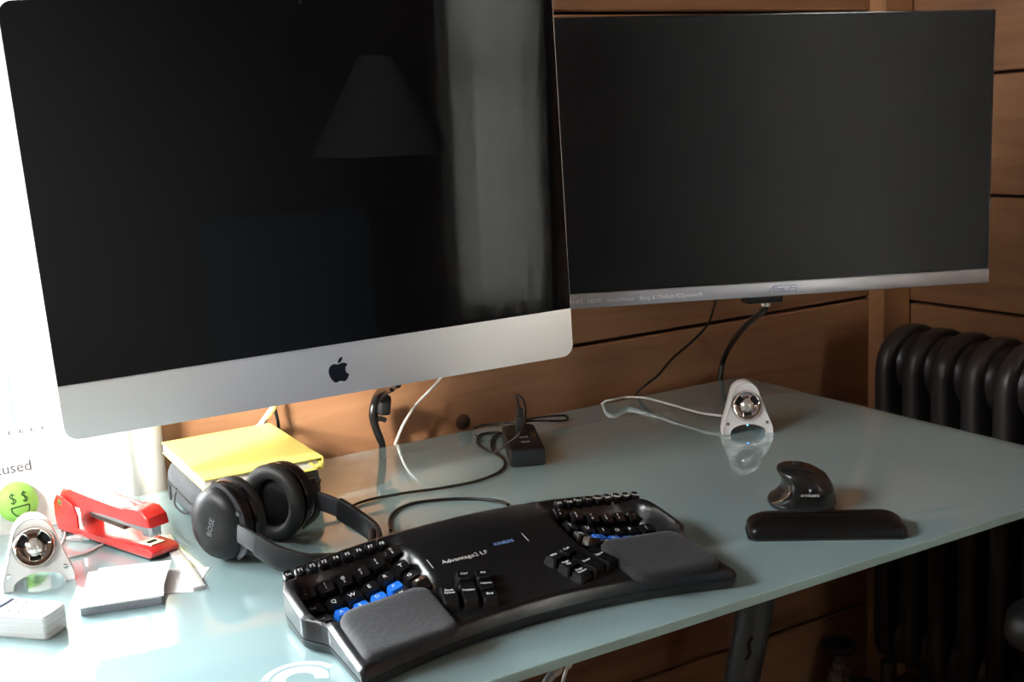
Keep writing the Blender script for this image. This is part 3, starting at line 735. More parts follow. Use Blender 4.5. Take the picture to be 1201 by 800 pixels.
# ================================================================ HEADPHONES
HU = Vector((.42, -.907, 0)).normalized(); HWd = Vector((.907, .42, 0))
hp = thing('headphones', 'black over-ear headphones lying beside the yellow notebook', 'headphones', (.362, 1.287, ZD))
hp.rotation_euler = (0, 0, math.atan2(HWd.y, HWd.x))     # local x = across the cups, local -y = towards the head band
HPM = mat('headphone_shell', (.009, .009, .010), .40, spec=.35)
CUSH = mat('ear_cushion', (.012, .012, .012), .55, bump=.3, nscale=300)
def ell(x, a, b, zc, yc, n=36, p=1.0, wr=0):
    return [(x, yc+a*math.cos(2*PI*i/n), zc+b*math.sin(2*PI*i/n)) for i in range(n)]
def cup(sx, x0, tiltz):
    zc, yc = .0480, .012
    M = T(x0, 0, 0) @ Rz(tiltz)
    tr = lambda rs: [[M @ Vector(p) for p in r] for r in rs]
    # sx = -1: outer side points to -x
    loft('cup_shell', tr([ell(sx*.031, .010, .014, zc, yc), ell(sx*.030, .022, .027, zc, yc), ell(sx*.026, .0335, .0385, zc, yc), ell(sx*.018, .0385, .0435, zc, yc), ell(sx*.006, .0405, .0455, zc, yc), ell(sx*.002, .0395, .0445, zc, yc)]), HPM, hp, 60)
    loft('cup_ring', tr([ell(sx*.0015, .034, .040, zc, yc), ell(sx*.0015, .0415, .0465, zc, yc), ell(-sx*.003, .0415, .0465, zc, yc), ell(-sx*.003, .034, .040, zc, yc)]), BLACKG, hp, 30)
    # cushion: torus-like ring with wrinkles
    vs = []; n, q = 54, 12
    for i in range(n):
        a = 2*PI*i/n; wr = 1+.05*math.sin(a*27)
        for j in range(q):
            b = 2*PI*j/q; rr = .0098
            ra, rb = .0325+rr*math.cos(b)*wr, .0385+rr*math.cos(b)*wr
            vs.append(M @ Vector((-sx*(.012+.0095*math.sin(b)*wr), yc+ra*math.cos(a), zc+rb*math.sin(a))))
    obj('ear_cushion', vs, ringfaces(n, q, closed_path=True), CUSH, hp, 80)
    loft('driver_cover', tr([ell(-sx*.004, .0300, .0360, zc, yc), ell(-sx*.006, .0300, .0360, zc, yc), ell(-sx*.0075, .012, .014, zc, yc)]), mat('driver_cloth', (.006, .006, .006), .95), hp)
    # yoke: a C shaped arm round the outside of the cup
    pts = [M @ Vector((sx*(.024+.010*math.sin(math.radians(a))), yc+(.039)*math.cos(math.radians(a)), zc+.040*math.sin(math.radians(a)))) for a in ()]
    yk = [M @ Vector((sx*.013, yc+.008, zc+.0455)), M @ Vector((sx*.017, yc-.014, zc+.041)), M @ Vector((sx*.020, yc-.034, zc+.022)), M @ Vector((sx*.021, yc-.041, zc-.004)), M @ Vector((sx*.020, yc-.037, zc-.024)), M @ Vector((sx*.014, yc-.020, zc-.041))]
    if sx > 0: yk = yk[2:]
    tube('yoke', yk, [.7, 1, 1.1, 1.1, 1, .6] if sx < 0 else [.8, 1, 1, .6], mat('yoke_metal', (.045, .046, .050), .36, metal=.4), hp, prof=[(-.0014, -.0050), (.0014, -.0050), (.0014, .0050), (-.0014, .0050)])
    lathe('pivot', [(0, -.002), (.003, -.002), (.003, .002), (0, .002)], BLACKG, hp, 10, M @ T(sx*.0225, yc-.036, zc+.018) @ Ry(90))
    if sx < 0:
        MM = M @ basis((-.0312, yc, zc), (0, -1, 0), (0, 0, 1), (-1, 0, 0))
        text('lettering', 'BOSE', .010, MM @ Rz(70), mat('grey_print', (.16, .16, .17), .4), hp)
        lathe('port', [(0, 0), (.0022, 0), (.0022, .001), (0, .001)], GAP, hp, 10, M @ T(-.0295, yc-.018, zc-.006) @ Ry(-90))
    return M
cup(-1, -.030, 8); cup(1, .050, 14)
bp_ = [(-.052, -.028, .044), (-.056, -.060, .038), (-.056, -.095, .028), (-.044, -.135, .021), (-.014, -.162, .018), (.020, -.166, .018), (.056, -.140, .021), (.072, -.098, .028), (.076, -.060, .038), (.074, -.028, .044)]
BPROF = [(math.copysign(abs(math.cos(a))**.5, math.cos(a))*.0038, math.copysign(abs(math.sin(a))**.6, math.sin(a))*.0145) for a in [2*PI*i/16 for i in range(16)]]
tube('head_band', bp_[1:-1], 1.0, HPM, hp, prof=BPROF, up=(0, 0, 1))
for s in (0, 1):
    q = bp_[:3] if s == 0 else bp_[-3:]
    tube('slider_arm', q, 1.0, mat('slider', (.05, .052, .058), .34, metal=.4), hp, prof=[(a*.75, b*.82) for a, b in BPROF], up=(0, 0, 1))
tube('band_cushion', [(x*.93, y+(.006 if y < -.13 else 0), z) for x, y, z in bp_[3:7]], 1.0, CUSH, hp, prof=[(a*1.3, b*.9) for a, b in BPROF], up=(0, 0, 1))

# ================================================================ NOTEBOOK ON HEADPHONE CASE
cs = thing('headphone_case', 'dark grey zipped headphone case under the yellow notebook', 'case', (.407, 1.497, ZD))
rs = []
for z, ins in ((0, .010), (.004, .003), (.014, 0), (.025, 0), (.038, .001), (.046, .005), (.051, .014), (.0525, .03)):
    rs.append([(x, y, z) for x, y in rrect(.172-2*ins, .205-2*ins, max(.01, .045-ins), 8)])
CASEM = mat('case_cloth', (.075, .082, .095), .75, noise=.2, nscale=300, bump=.3)
loft('shell', rs, CASEM, cs, 60)
tube('zip', [(x, y, .0265) for x, y in rrect(.1725, .2055, .045, 8)], .0016, BLACKM, cs, k=1, n=6, closed=True)
tube('zip_pull', [(-.0868, .05, .0265), (-.089, .044, .018), (-.0895, .040, .006)], .002, BLACKM, cs, n=6)
tube('side_loop', [(-.0855, .012, .030), (-.093, .004, .012), (-.0885, -.020, .004), (-.082, -.045, .012)], [.0012, .0014, .0014, .0012], BLACKM, cs, n=6)
nb = thing('notebook', 'bright yellow hardcover notebook lying on the grey case', 'notebook', (.407, 1.499, ZD+.0527))
YEL = mat('yellow_cover', (.92, .80, .20), .5)
nw, nl, nt_ = .158, .222, .0165
box('cover', (nw, nl, .0022), (0, 0, .0011), YEL, nb, .0008, 1)
box('cover', (nw, nl, .0022), (0, 0, nt_-.0011), YEL, nb, .0008, 1)
box('spine', (.0026, nl, nt_), (nw/2-.0013, 0, nt_/2), YEL, nb, .0011, 2)
for i in range(8): box('page_block', (nw-.010, nl-.008, (nt_-.0046)/8-.0001), (-.0035+.0004*math.sin(i*2.1), .0003*math.cos(i*1.7), .0023+(nt_-.0046)*(i+.5)/8), PAPER, nb)
tube('ribbon', [(nw/2-.016, -nl/2+.01, .011), (nw/2-.018, -nl/2+.001, .010), (nw/2-.013, -nl/2-.002, .006), (nw/2-.007, -nl/2-.001, .0085), (nw/2-.005, -nl/2+.004, .011)], 1.0, YEL, nb, prof=[(-.0022, -.0004), (.0022, -.0004), (.0022, .0004), (-.0022, .0004)])
box('closure_band', (.004, .006, .003), (-nw/2+.03, -nl/2+.001, .0012), YEL, nb, .0008, 1)

# ================================================================ STAPLER
p0, p1 = D(86, 622), D(186, 654); dv = (p1-p0); dv.z = 0
SLN = .205; ang = math.atan2(dv.y, dv.x)
stp = thing('stapler', 'red metal desk stapler standing behind the white memo pad', 'stapler', p0.lerp(p1, .5)+Vector((.004, .004, 0)), ang)
RED = mat('red_enamel', (.62, .025, .022), .25, coat=.6, coat_rough=.08)
def prism(name, side, hw, m, parent, bev=.003, ang=35):
    """side outline (x,z) extruded to half widths +-hw in y, rims bevelled"""
    bm = bmesh.new(); a = [bm.verts.new((x, -hw, z)) for x, z in side]; b = [bm.verts.new((x, hw, z)) for x, z in side]; n = len(a)
    f1 = bm.faces.new(a); f2 = bm.faces.new(b[::-1])
    for i in range(n): bm.faces.new((a[i], b[i], b[(i+1) % n], a[(i+1) % n]))
    if bev: bmesh.ops.bevel(bm, geom=[e for e in bm.edges if e in f1.edges or e in f2.edges], offset=bev, segments=3, profile=.5, affect='EDGES')
    bmesh.ops.triangulate(bm, faces=[f for f in bm.faces if len(f.verts) > 4]); bmesh.ops.recalc_face_normals(bm, faces=bm.faces[:])
    me = bpy.data.meshes.new(name); bm.to_mesh(me); bm.free()
    return link(name, me, m, parent, ang)
hl = SLN/2
prism('base', [(-hl, .003), (hl-.006, .003), (hl, .006), (hl+.001, .011), (hl-.008, .0145), (hl-.05, .0135), (-.03, .012), (-hl+.01, .014), (-hl, .012)], .0195, RED, stp, .0025)
box('rubber_sole', (SLN-.01, .036, .0045), (0, 0, .0025), BLACKM, stp, .001, 1)
for s in (-1, 1):
    o = prism('cheek', [(-hl-.001, .008), (-hl+.048, .010), (-hl+.048, .030), (-hl+.040, .043), (-hl+.020, .050), (-hl+.006, .050), (-hl-.002, .040), (-hl-.003, .02)], .0018, RED, stp, .0012)
    o.location = (0, s*.0172, 0)
prism('handle', [(-hl+.012, .036), (-hl+.006, .050), (-hl+.014, .0585), (-hl+.035, .0605), (-hl+.075, .0575), (hl-.058, .0500), (hl-.050, .0530), (hl-.040, .0590), (hl-.022, .0585), (hl-.010, .0505), (hl-.0065, .0385), (hl-.012, .0375), (hl-.050, .0385), (hl-.080, .040), (-hl+.06, .0430)], .0148, RED, stp, .0035)
box('magazine', (.128, .0135, .010), (.024, 0, .0345), mat('steel', (.62, .62, .64), .28, metal=1), stp, .001, 1, rot=Ry(2.2))
box('follower', (.075, .0115, .006), (-.008, 0, .0275), mat('dark_steel', (.10, .07, .06), .4, metal=.7), stp, .001, 1, rot=Ry(3))
box('staple_head', (.016, .0165, .018), (hl-.024, 0, .0325), mat('steel', (.62, .62, .64), .28), stp, .001, 1)
for s in (-1, 1): box('staple_rib', (.0012, .003, .012), (hl-.0155, s*.004, .031), CHROME, stp, .0004, 1)
box('anvil', (.026, .020, .0014), (hl-.026, 0, .0145), mat('anvil_steel', (.62, .58, .48), .25, metal=1), stp, .0005, 1, rot=Ry(-2))
box('anvil_slot', (.006, .011, .0004), (hl-.026, 0, .0155), GAP, stp)
lathe('hinge_pin', [(0, -.0195), (.004, -.0195), (.004, .0195), (0, .0195)], CHROME, stp, 12, T(-hl+.014, 0, .042) @ Rx(90))

# ================================================================ MEMO PAD, PAPER, RULER, PLUG
mp_ = [D(92, 672, .0100), D(195, 656, .0100), D(197, 700, .0100), D(99, 714, .0100)]
mc_ = sum(mp_, Vector())/4; ma = math.atan2((mp_[2]-mp_[3]).y, (mp_[2]-mp_[3]).x)
memo = thing('memo_pad', 'small block of white memo paper in front of the red stapler', 'memo pad', (mc_.x, mc_.y, ZD), ma)
PSHADE = mat('paper_side_shade', (.40, .43, .48), .8, noise=.15, nscale=700)  # white paper with the grey-blue shade of the pad's sides in its colour
box('backing_card', (.083, .104, .0012), (0, 0, .0014), PSHADE, memo)
for i in range(4): box('sheet_block', (.082+.0006*math.sin(i*3), .103, .0019), (.0005*math.sin(i*1.9), .0005*math.cos(i*2.3), .0028+i*.0020), PSHADE if i < 3 else PAPER, memo)
o = box('top_sheet', (.084, .106, .0005), (0, 0, .0100), PAPER, memo, rot=Rz(1.5))
o = box('top_sheet', (.080, .104, .0004), (.004, .004, .0104), PAPER, memo, rot=Rz(-4))
lp_ = D(205, 684)
lp = tag(box('loose_paper', (.060, .072, .0007), (0, 0, .0004), PAPER, None, loc=(lp_.x+.002, lp_.y+.006, ZD)), 'white slip of paper sticking out from under the memo pad', 'paper'); lp.rotation_euler.z = ma-.25
ra, rb = D(197, 636), D(234, 692)
rl = thing('ruler', 'narrow white plastic ruler lying beside the red stapler', 'ruler', (ra+rb)/2, math.atan2((rb-ra).y, (rb-ra).x))
prism('blade', [(-.105, .0), (.088, .0), (.088, .004), (-.105, .004)], .007, WHITE, rl, .0006)
box('edge_strip', (.190, .0022, .0008), (-.009, .0035, .0043), mat('cream_strip', (.72, .66, .50), .5), rl, .0002, 1)
up_ = D(92, 634)
pl = thing('usb_plug', 'small pale grey plug with a white cable behind the speaker', 'plug', up_, math.radians(-35))
box('shell', (.016, .010, .0065), (0, 0, .0034), mat('plug_grey', (.42, .38, .38), .5), pl, .0012)
box('metal_tip', (.010, .0085, .0042), (.012, 0, .0034), mat('plug_tip', (.7, .7, .7), .3, metal=1), pl, .0004, 1)
tube('strain_relief', [(-.008, 0, .0034), (-.015, 0, .0032)], [.0028, .0018], WHITEC, pl)
cable('speaker_cable', [D(62, 657, .0018), D(80, 654, .0016), D(100, 649, .0016), D(116, 641, .0016), D(128, 636, .0016)], .0017, WHITEC, 'white cable curving from the left speaker under the red stapler')
cable('speaker_cable', [D(66, 646, .0016), D(72, 638, .0016), D(76, 628, .0016), D(75, 618, .0016)], .0014, WHITEC, 'short thin white cable between easel calendar and speaker')

# ================================================================ WHITE HANDHELD DEVICE
dv0 = thing('handheld_device', 'white handheld device with dark display and speaker holes, rounded end', 'device', (.079, 1.231, ZD), math.radians(-45))
# local x: long side towards the rounded end
rs = []
for z, ins in ((0, .0015), (.002, 0), (.0065, 0), (.0070, .0004), (.0075, 0), (.0135, 0), (.0140, .0004), (.0145, 0), (.0195, 0), (.0200, .0004), (.0205, 0), (.0235, 0), (.025, .0015)):
    rs.append([(x, y, z) for x, y in rrect(.120-2*ins, .040-2*ins, (.004, .012, .006, .006), 5)])
DEVM = mat('device_white', (.78, .77, .75), .4)
loft('body', rs, DEVM, dv0, 25)
box('display_frame', (.034, .026, .0016), (-.020, .004, .0252), mat('navy_frame', (.03, .035, .09), .25), dv0, .001, 1)
box('display', (.028, .020, .0006), (-.020, .004, .0261), mat('display_grey', (.32, .38, .50), .12), dv0)
for i, (x, y) in enumerate([(.004+.0115*a+.004*b, .0105-.0105*b) for b in range(3) for a in range(2)]):
    lathe('speaker_hole', [(0, 0), (.0028, 0), (.0028, .0005), (0, .0005)], INKD, dv0, 3, T(x, y, .0249) @ Rz(25))

# ================================================================ EASEL CALENDAR AND SMILEY BALL
PYc = 1.556
e0 = PY(70, 600, PYc); zt_ = PY(10, 497, PYc).z
cal = thing('easel_calendar', 'white spiral-bound easel calendar with a green dollar-eyed smiley, before the curtain', 'calendar', (.085, PYc, ZD))
CW, CH = .165, zt_-ZD-.006
def sheet(name, x0, x1, yb, yt, z0, z1, t, m, par):
    vs = []
    for s in (0, t): vs += [(x0, yb+s, z0), (x1, yb+s, z0), (x1, yt+s, z1), (x0, yt+s, z1)]
    return obj(name, vs, [(3, 2, 1, 0), (4, 5, 6, 7), (0, 1, 5, 4), (1, 2, 6, 5), (2, 3, 7, 6), (3, 0, 4, 7)], m, par, flat=True)
x0, x1 = -.080, .098
sheet('page', x0, x1, -.003, .0285, .0015, CH-.006, .0008, PAPER, cal)
sheet('front_board', x0, x1, -.0015, .030, .0015, CH-.004, .002, PAPER, cal)
sheet('back_board', x0, x1, .043, .031, .0015, CH-.004, .002, PAPER, cal)
box('base_card', (x1-x0, .050, .0015), ((x0+x1)/2, .021, .00075), PAPER, cal)
zz_ = CH-.010
for i in range(13):
    x = x0+.008+i*.0135
    vs = [(x, .030+.008*math.cos(a), CH-.008+.008*math.sin(a)) for a in [2*PI*k/14 for k in range(14)]]
    tube('binding_ring', vs, .0009, WHITE, cal, k=1, n=6, closed=True)
    box('binding_hole', (.0042, .0012, .0050), (x, .0275, CH-.0125), INKD, cal, rot=Rx(-14))
for i in range(13): box('perforation', (.0022, .0008, .0010), (x0+.004+i*.0135, .0252, CH-.026), mat('grey_dot', (.45, .42, .44), .7), cal)
sl = math.atan2(.0315, CH-.0075)
pgM = lambda x, z: basis((x, -.0034+.0315*(z-.0015)/(CH-.0075), z), (1, 0, 0), (0, math.sin(sl), math.cos(sl)), (0, -math.cos(sl), math.sin(sl)))
tq = PY(37, 545, PYc+.018)
text('lettering', 'Stay focused', .0195, pgM(tq.x-.085, tq.z-ZD), mat('grey_ink', (.12, .11, .12), .7), cal, 'RIGHT')
cq = PY(21, 590, PYc+.004); SL = .0255
smM = pgM(cq.x-.085, cq.z-ZD) @ Rz(4)
GRN = mat('green_foam', (.36, .72, .12), .5, noise=.06, nscale=30)
DGR = mat('green_ink', (.02, .08, .015), .6)
sb = []
for r, zz in ((1, 0), (1.0, .12), (.96, .30), (.86, .52), (.70, .70), (.48, .84), (.25, .92), (.06, .95)):
    sb.append([smM @ Vector((SL*r*math.cos(a)*.97, SL*r*math.sin(a)*(1.06 if math.sin(a) > 0 else .98), SL*zz*.75)) for a in [2*PI*i/32 for i in range(32)]])
smi = loft('smiley', sb, GRN, cal, 80); smi['label'] = 'light green domed smiley with dollar-sign eyes and open grin'
def on_face(x, y):
    q = min(1, (x*x+y*y/1.04)/SL**2); return smM @ Vector((x, y, SL*.75*.95*math.sqrt(max(.02, 1-q))+.0003))
def face_line(pts, rad): return tube('face_line', [on_face(*p) for p in pts], rad, DGR, smi, k=4, n=6)
for ex in (-.0062, .0080):
    face_line([(ex+.0028, .0105), (ex+.0008, .0122), (ex-.0022, .0112), (ex-.0022, .0085), (ex+.0010, .0065), (ex+.0030, .0045), (ex+.0020, .0018), (ex-.0010, .0010), (ex-.0030, .0025)], .0008)
    face_line([(ex, .0142), (ex, .0065), (ex, -.0007)], .0007)
gr = [(-.0105, -.0048), (0, -.0044), (.0115, -.0044), (.0108, -.0100), (.0066, -.0152), (.0004, -.0170), (-.0058, -.0152), (-.0096, -.0105), (-.0105, -.0048)]
face_line(gr[:3], .0009); face_line(gr[2:], .0009)

# ================================================================ USB HUB AND BLACK CABLES
hub = thing('usb_hub', 'black desktop usb hub with an upright plug and looped cable', 'usb hub', (.812, 1.437, ZD), math.radians(-24))
rs = []
for z, ins in ((0, .0015), (.0015, 0), (.024, 0), (.0255, .0008), (.026, .002)):
    rs.append([(x*(1-.0*y), y, z*(1 if y < 0 else 1)) for x, y in rrect(.050-2*ins, .142-2*ins, (.004, .014, .014, .004), 5)])
loft('housing', rs, BLACK, hub, 30)
box('front_plate', (.047, .0015, .022), (0, -.0710, .013), mat('hub_front', (.022, .024, .026), .5), hub, .0005, 1)
for y in (-.030, -.004, .045):
    box('port', (.017, .010, .0008), (.001, y, .0261), GAP, hub, .0003, 1)
    box('port_tongue', (.013, .0035, .0012), (.001, y-.0035, .0264), mat('port_grey', (.5, .5, .5), .35, metal=.7), hub, .0003, 1)
box('led_bar', (.006, .030, .0006), (.017, 0, .0261), BLACKG, hub)
_h = Matrix.Translation(hub.location) @ Matrix.Rotation(math.radians(-24), 4, 'Z')
plug_b = _h @ Vector((.000, .020, .0262))
ub = thing('usb_cable', 'black usb plug standing in the hub with cable looping over', 'cable', plug_b)
box('plug_tip', (.012, .005, .004), (0, 0, .002), CHROME, ub, .0004, 1)
box('plug_grip', (.0155, .0105, .022), (0, 0, .014), RUBBER, ub, .002, 2)
box('plug_neck', (.0090, .0090, .014), (0, 0, .031), RUBBER, ub, .002, 2)
q = lambda u, v, y: PY(u, v, y)-plug_b
ytop = plug_b.y
tube('cord', [(0, 0, .036), q(606, 464, ytop-.004), q(613, 470, ytop-.02), q(616, 487, ytop-.045), q(610, 508, ytop-.075), D(590, 524, .026)-plug_b, D(580, 530, .008)-plug_b, D(576, 522, .003)-plug_b, D(580, 512, .0025)-plug_b, D(590, 508, .0025)-plug_b], .0020, RUBBER, ub)
zl = .0026
cable('cable', [D(588, 507, .004), D(572, 508, zl), D(562, 511, zl), D(560, 520, zl), D(571, 528, zl), D(586, 535, zl), D(592, 543, zl), D(586, 553, zl), D(560, 564, zl), D(520, 572, zl), D(470, 579, zl), D(430, 587, zl), D(410, 596, zl), D(404, 608, zl), D(418, 620, zl), D(438, 624, zl)], .0019, RUBBER, 'long black cable running from the usb hub past the headphones')
cable('cable', [D(556, 503, zl), D(566, 499, .004), D(585, 497, .006), D(598, 496, .026), D(625, 491, .030), D(648, 488, .012), D(663, 488, .006), D(664, 493, .004), D(645, 494, .007), D(622, 494, .027), D(604, 497, .0262)], .0019, RUBBER, 'black cable folded into a flat loop across the back of the hub')
cable('keyboard_cable', [D(596, 592, .010), D(585, 588, .004), D(555, 585, zl), D(520, 586, zl), D(486, 590, zl), D(466, 598, zl), D(457, 609, zl), D(458, 622, zl)], .0021, RUBBER, 'black keyboard cable arching behind the split keyboard')

# ================================================================ CORDS BEHIND THE DESK
YC_ = 1.632
pw = thing('power_cord', 'thick black power cord with bundled plug hanging under the silver computer', 'power cord', PY(448, 540, YC_))
q = lambda u, v, y=YC_: PY(u, v, y)-pw.location
tube('cord', [q(467, 452, 1.34), q(458, 455, 1.45), q(447, 459, 1.60), q(440, 470), q(437, 486), q(440, 500), q(445, 513), q(449, 526), q(450, 560), q(450, 640)], [.004, .0045, .006, .0065, .0065, .0065, .0065, .0055, .005, .005], RUBBER, pw)
tube('cord', [q(460, 457, 1.40), q(452, 462, 1.58), q(444, 476), q(441, 492), q(444, 508), q(447, 524), q(446, 560)], .0035, RUBBER, pw)
o = box('plug', (.020, .018, .032), (0, 0, 0), BLACKM, pw, .005, 3, rot=Ry(8)); o.location = q(450, 475, YC_-.004)
tube('tie', [q(440, 493), q(446, 491), q(452, 493)], .004, BLACKM, pw)
cable('white_cord', [PY(521, 437, 1.40), PY(517, 444, 1.56), PY(505, 457, YC_), PY(488, 475, YC_), PY(474, 496, YC_), PY(467, 512, YC_), PY(463, 525, YC_), PY(461, 560, YC_), PY(465, 660, YC_)], .0024, WHITEC, 'white cord curving down the wood wall beside the thick power cord')
cable('black_cord', [PY(321, 468, YC_+.015), PY(323, 482, YC_+.015), PY(326, 495, YC_+.015), PY(327, 510, YC_+.015), PY(326, 540, YC_+.015), PY(322, 640, YC_+.015)], .0026, RUBBER, 'straight black cord on the wood wall above the yellow notebook')
cable('white_cord', [PY(330, 462, 1.36), PY(322, 476, 1.50), PY(312, 490, 1.625), PY(304, 501, 1.636), PY(300, 512, 1.64), PY(298, 600, 1.64)], .0046, WHITE, 'thick white cord slanting down behind the yellow notebook')
pl_ = AM+AR @ Vector((-.016, .018, -.021))
cable('monitor_cable', [pl_, PY(876, 381, 1.40), PY(866, 392, 1.52), PY(855, 408, 1.60), PY(848, 424, YC_), PY(845, 442, YC_), PY(843, 470, YC_), PY(838, 600, YC_)], .0048, RUBBER, 'thick black cable hanging from the plug under the flat monitor')
cable('thin_cable', [PY(841, 345, 1.46), PY(837, 362, 1.52), PY(829, 382, 1.58), PY(810, 402, YC_), PY(789, 420, YC_), PY(772, 440, YC_), PY(757, 452, YC_), PY(746, 463, YC_), PY(735, 490, YC_), PY(728, 600, YC_)], .0021, RUBBER, 'thin black cable running down the wood wall behind the flat monitor')
# cords under the desk
cable('hanging_cord', [Vector((.57, .98, ZD-.0105)), PY(668, 772, .97), PY(664, 786, .97), PY(659, 806, .97), PY(655, 860, .97)], .0018, WHITEC, 'thin white cord hanging under the front of the glass desk')
hc2 = thing('extension_lead', 'beige flat lead with grey end hanging under the front of the glass desk', 'cable', Vector((.555, .97, ZD-.0105)))
q = lambda u, v, y: PY(u, v, y)-hc2.location
tube('lead', [(0, 0, 0), q(656, 779, .97), q(648, 791, .965)], .0038, mat('beige_cable', (.50, .44, .36), .5), hc2)
tube('end_sleeve', [q(648, 791, .965), q(640, 803, .96), q(633, 830, .96)], .0046, mat('sleeve_grey', (.35, .36, .38), .4), hc2)

# ================================================================ RADIATOR
IRON = mat('cast_iron', (.046, .042, .040), .40, metal=.25, noise=.3, nscale=14, bump=.5)
RXF, RXB, RT = 1.632, 1.802, ZD+.066
rad = thing('radiator', 'dark cast iron column radiator under the right wood wall', 'radiator', ((RXF+RXB)/2, 1.15, 0))
PIT = .0655; xc = (RXB-RXF)/2
def fin_mesh():
    rs = []; prof = []
    # side outline of one section (x, z): rounded top, feet-high bottom
    n = 10
    for i in range(n+1): a = PI*i/n; prof.append((xc*math.cos(a), RT-.075+.075*math.sin(a)))
    for i in range(n+1): a = PI+PI*i/n; prof.append((xc*math.cos(a), .175+.05*math.sin(a)))
    cx, cz = 0, (RT+.1)/2
    for y, ins in ((-.0178, .030), (-.0172, .012), (-.0150, .004), (-.010, .0008), (0, 0), (.010, .0008), (.0150, .004), (.0172, .012), (.0178, .030)):
        rs.append([(x*(1-ins/xc), y, cz+(z-cz)*(1-ins/(RT/2))) for x, z in prof])
    m = len(prof); v = [p for r in rs for p in r]; f = ringfaces(len(rs), m)
    me = bpy.data.meshes.new('section'); me.from_pydata(v, [], f)
    bm = bmesh.new(); bm.from_mesh(me); bmesh.ops.recalc_face_normals(bm, faces=bm.faces[:]); bm.to_mesh(me); bm.free()
    me.materials.append(IRON)
    for p in me.polygons: p.use_smooth = True
    return me
fm = fin_mesh(); hubm = None
NF = 8; yy0 = 1.508-1.15
for i in range(NF):
    o = bpy.data.objects.new('section', fm); C.objects.link(o); o.parent = rad; o.location = (0, yy0-PIT*i, 0)
    for zz in (RT-.075, .175):
        # hub nipples between the sections
        if hubm is None:
            h0 = lathe('hub', [(0, -.0335), (.050, -.0335), (.056, -.028), (.062, -.017), (.062, .017), (.056, .028), (.050, .0335), (0, .0335)], IRON, o, 24, Rx(90)); hubm = h0.data
        else:
            h0 = bpy.data.objects.new('hub', hubm); C.objects.link(h0); h0.parent = o
        h0.location = (0, 0, zz)
for i in (0, NF-1):
    for s in (-1, 1): lathe('foot', [(0, 0), (.022, 0), (.018, .02), (.016, .13), (0, .135)], IRON, rad, 12, T(s*.055, yy0-PIT*i, 0))
lathe('end_plug', [(0, 0), (.030, 0), (.030, .010), (.016, .012), (.016, .022), (0, .022)], IRON, rad, 8, T(0, yy0+.035, RT-.075) @ Rx(-90))
vv = PY(985, 775, 1.60)
val = thing('radiator_valve', 'old brass radiator valve with dark wheel handle beside the radiator', 'valve', (vv.x, 1.603, 0))
BRASS = mat('old_brass', (.30, .27, .22), .45, metal=.7, noise=.3, nscale=50)
zb = vv.z-.03
lathe('riser', [(0, 0), (.013, 0), (.013, zb-.03), (0, zb-.03)], IRON, val, 14)
lathe('body', [(0, zb-.045), (.024, zb-.045), (.026, zb-.02), (.020, zb-.002), (.024, zb), (.024, zb+.008), (.014, zb+.014), (.014, zb+.026), (.010, zb+.028), (.010, zb+.044), (0, zb+.045)], BRASS, val, 6, ang=25)
hd = lathe('wheel_handle', [(0, zb+.044), (.012, zb+.044), (.033, zb+.054), (.036, zb+.062), (.033, zb+.068), (.012, zb+.066), (0, zb+.066)], BLACKM, val, 20)
tube('pipe', [(0, 0, zb-.03), (.04, -.005, zb-.03), (1.717-vv.x-.03, -.03, zb-.03)], .012, IRON, val, n=12)
pp = thing('heating_pipe', 'rust brown heating pipe running along the wood wall to the valve', 'pipe', (1.30, 1.630, 0))
tube('pipe_run', [(-.35, 0, zb-.045), (0, 0, zb-.045), (vv.x-1.30-.03, -.008, zb-.045)], .011, mat('rust_pipe', (.14, .065, .035), .5), pp, n=12)
for x in (-.2, .1): tube('pipe_clip', [(x, 0, zb-.045), (x, .035, zb-.045)], .006, IRON, pp)

# ================================================================ CHAIR AT THE DESK (only the arm tip reaches the picture)
ap = D(1184, 718, -.11)
oc = thing('office_chair', 'black office chair with glossy rounded armrest beside the radiator', 'chair', (ap.x+.30, ap.y-.31, 0))
def pt(v): return Vector(v)
CB = mat('chair_black', (.009, .0095, .010), .32, coat=.2, coat_rough=.1)
za = ap.z
for s in (-1, 1):
    rs = []
    for z, ins in ((-.030, .012), (-.026, .004), (-.020, .0015), (-.019, .0), (-.016, 0), (-.006, .0), (.008, .002), (.016, .007), (.021, .016), (.023, .026)):
        rs.append([(s*.295+x, y+.175, za+z) for x, y in rrect(.075-2*ins, .27-2*ins, max(.006, .034-ins), 7)])
    loft('armrest', rs, CB, oc, 60)
    tube('arm_post', [(s*.295, .175, za-.03), (s*.295, .165, .50), (s*.28, .15, .40), (s*.20, .14, .395)], [.018, .018, .018, .016], BLACKM, oc, n=12)
rs = []
for z, ins in ((.39, .02), (.40, .006), (.43, 0), (.455, .006), (.468, .03), (.472, .07)): rs.append([(x, y+.10, z) for x, y in rrect(.47-2*ins, .46-2*ins, max(.02, .10-ins), 7)])
loft('seat', rs, mat('seat_cloth', (.02, .022, .025), .9, noise=.2, nscale=300), oc, 60)
rs = []
for y, ins in ((-.135, .03), (-.13, .008), (-.11, 0), (-.085, .008), (-.078, .04)): rs.append([(x, y-.06*(z-.8), z) for x, z in rrect(.42-2*ins, .22-2*ins, max(.02, .08-ins), 7, 0, .64)])
loft('backrest', rs, MATS['seat_cloth'], oc, 60)
tube('back_support', [(0, -.10, .60), (0, -.16, .50), (0, -.10, .40), (0, .05, .385)], .022, BLACKM, oc, n=12)
lathe('gas_column', [(0, .09), (.030, .09), (.030, .25), (.016, .255), (.016, .39), (0, .39)], BLACKM, oc, 18, T(0, .10, 0))
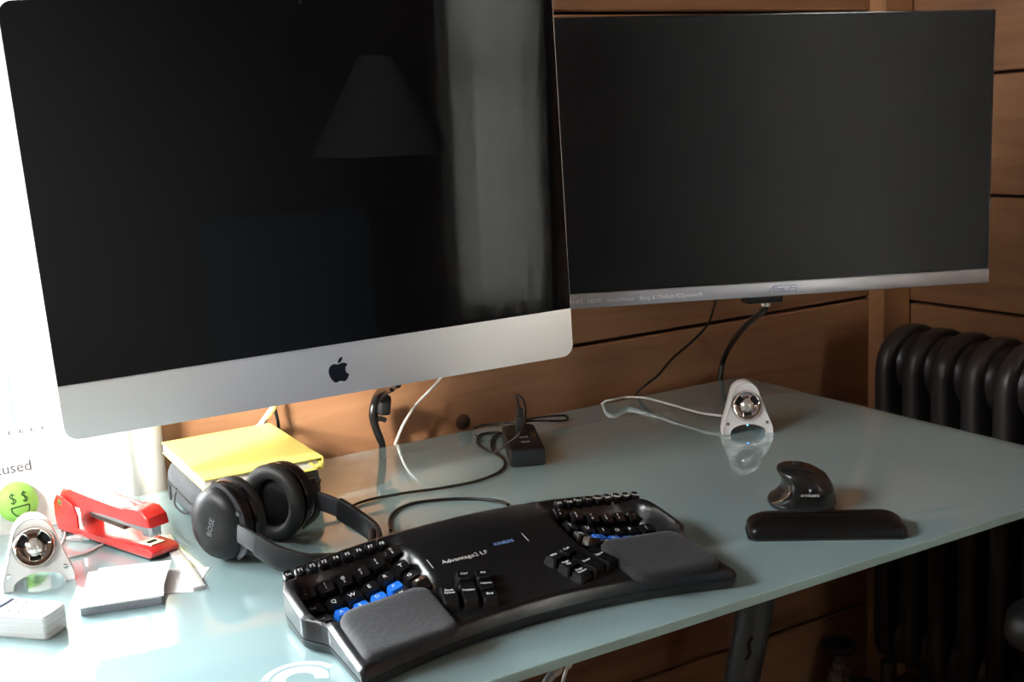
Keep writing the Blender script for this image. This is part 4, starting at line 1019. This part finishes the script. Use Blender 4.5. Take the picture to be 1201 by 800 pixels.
for k in range(5):
    a = 2*PI*k/5+.3; c, s = math.cos(a), math.sin(a)
    tube('base_arm', [(0, .10, .11), (c*.15, .10+s*.15, .10), (c*.27, .10+s*.27, .07)], [.026, .022, .014], BLACKM, oc, n=10)
    lathe('caster', [(0, -.02), (.024, -.02), (.028, -.012), (.028, .012), (.024, .02), (0, .02)], BLACKM, oc, 16, T(c*.27, .10+s*.27, .028) @ Rz(math.degrees(a)) @ Rx(90))

# ================================================================ THINGS BEHIND THE CAMERA THAT THE GLOSSY SCREEN REFLECTS
ch = thing('upholstered_chair', 'navy blue upholstered chair mirrored in the glossy computer screen', 'chair', (.635, -.50, 0), math.radians(-2))
NAVY = mat('navy_cloth', (.035, .06, .11), .85, noise=.15, nscale=200)
rs = []
for y, ins in ((-.05, .03), (-.045, .008), (-.02, 0), (.03, 0), (.045, .008), (.05, .03)): rs.append([(x, y, z) for x, z in rrect(.47-2*ins, .60-2*ins, max(.01, .035-ins*.5), 5, 0, .640)])
loft('backrest', rs, NAVY, ch, 50)
rs = []
for z, ins in ((.30, .01), (.31, 0), (.42, 0), (.45, .02), (.455, .06)): rs.append([(x, y-.27, z) for x, y in rrect(.50-2*ins, .50-2*ins, .05, 5)])
loft('seat', rs, NAVY, ch, 50)
for sx in (-.21, .21):
    for y in (-.47, .0): tube('leg', [(sx, y, .32), (sx*1.05, y, 0)], [.022, .014], WOODP, ch, n=10)
lm = thing('floor_lamp', 'floor lamp with wide pale conical shade mirrored in the computer screen', 'lamp', (1.00, -.95, 0))
def lin(z, *a): return [(r, q+z) for r, q in a]
sh = lathe('shade', [(.222, 1.06), (.055, 1.36), (.053, 1.36), (.219, 1.06)], curtain_mat('shade_cloth', (.45, .44, .42), .3), lm, 40)
lathe('base', [(0, 0), (.13, 0), (.13, .012), (.05, .022), (.02, .035), (0, .035)], BLACKM, lm, 28)
tube('pole', [(0, 0, .03), (0, 0, 1.27)], .010, BLACKM, lm, n=12)
for k in range(3): a = 2*PI*k/3; tube('spider', [(0, 0, 1.26), (.075*math.cos(a), .075*math.sin(a), 1.32)], .0025, CHROME, lm, n=6)
lathe('bulb', [(0, 1.17), (.014, 1.175), (.014, 1.195), (.03, 1.23), (.03, 1.25), (.015, 1.272), (0, 1.276)], WHITE, lm, 16)
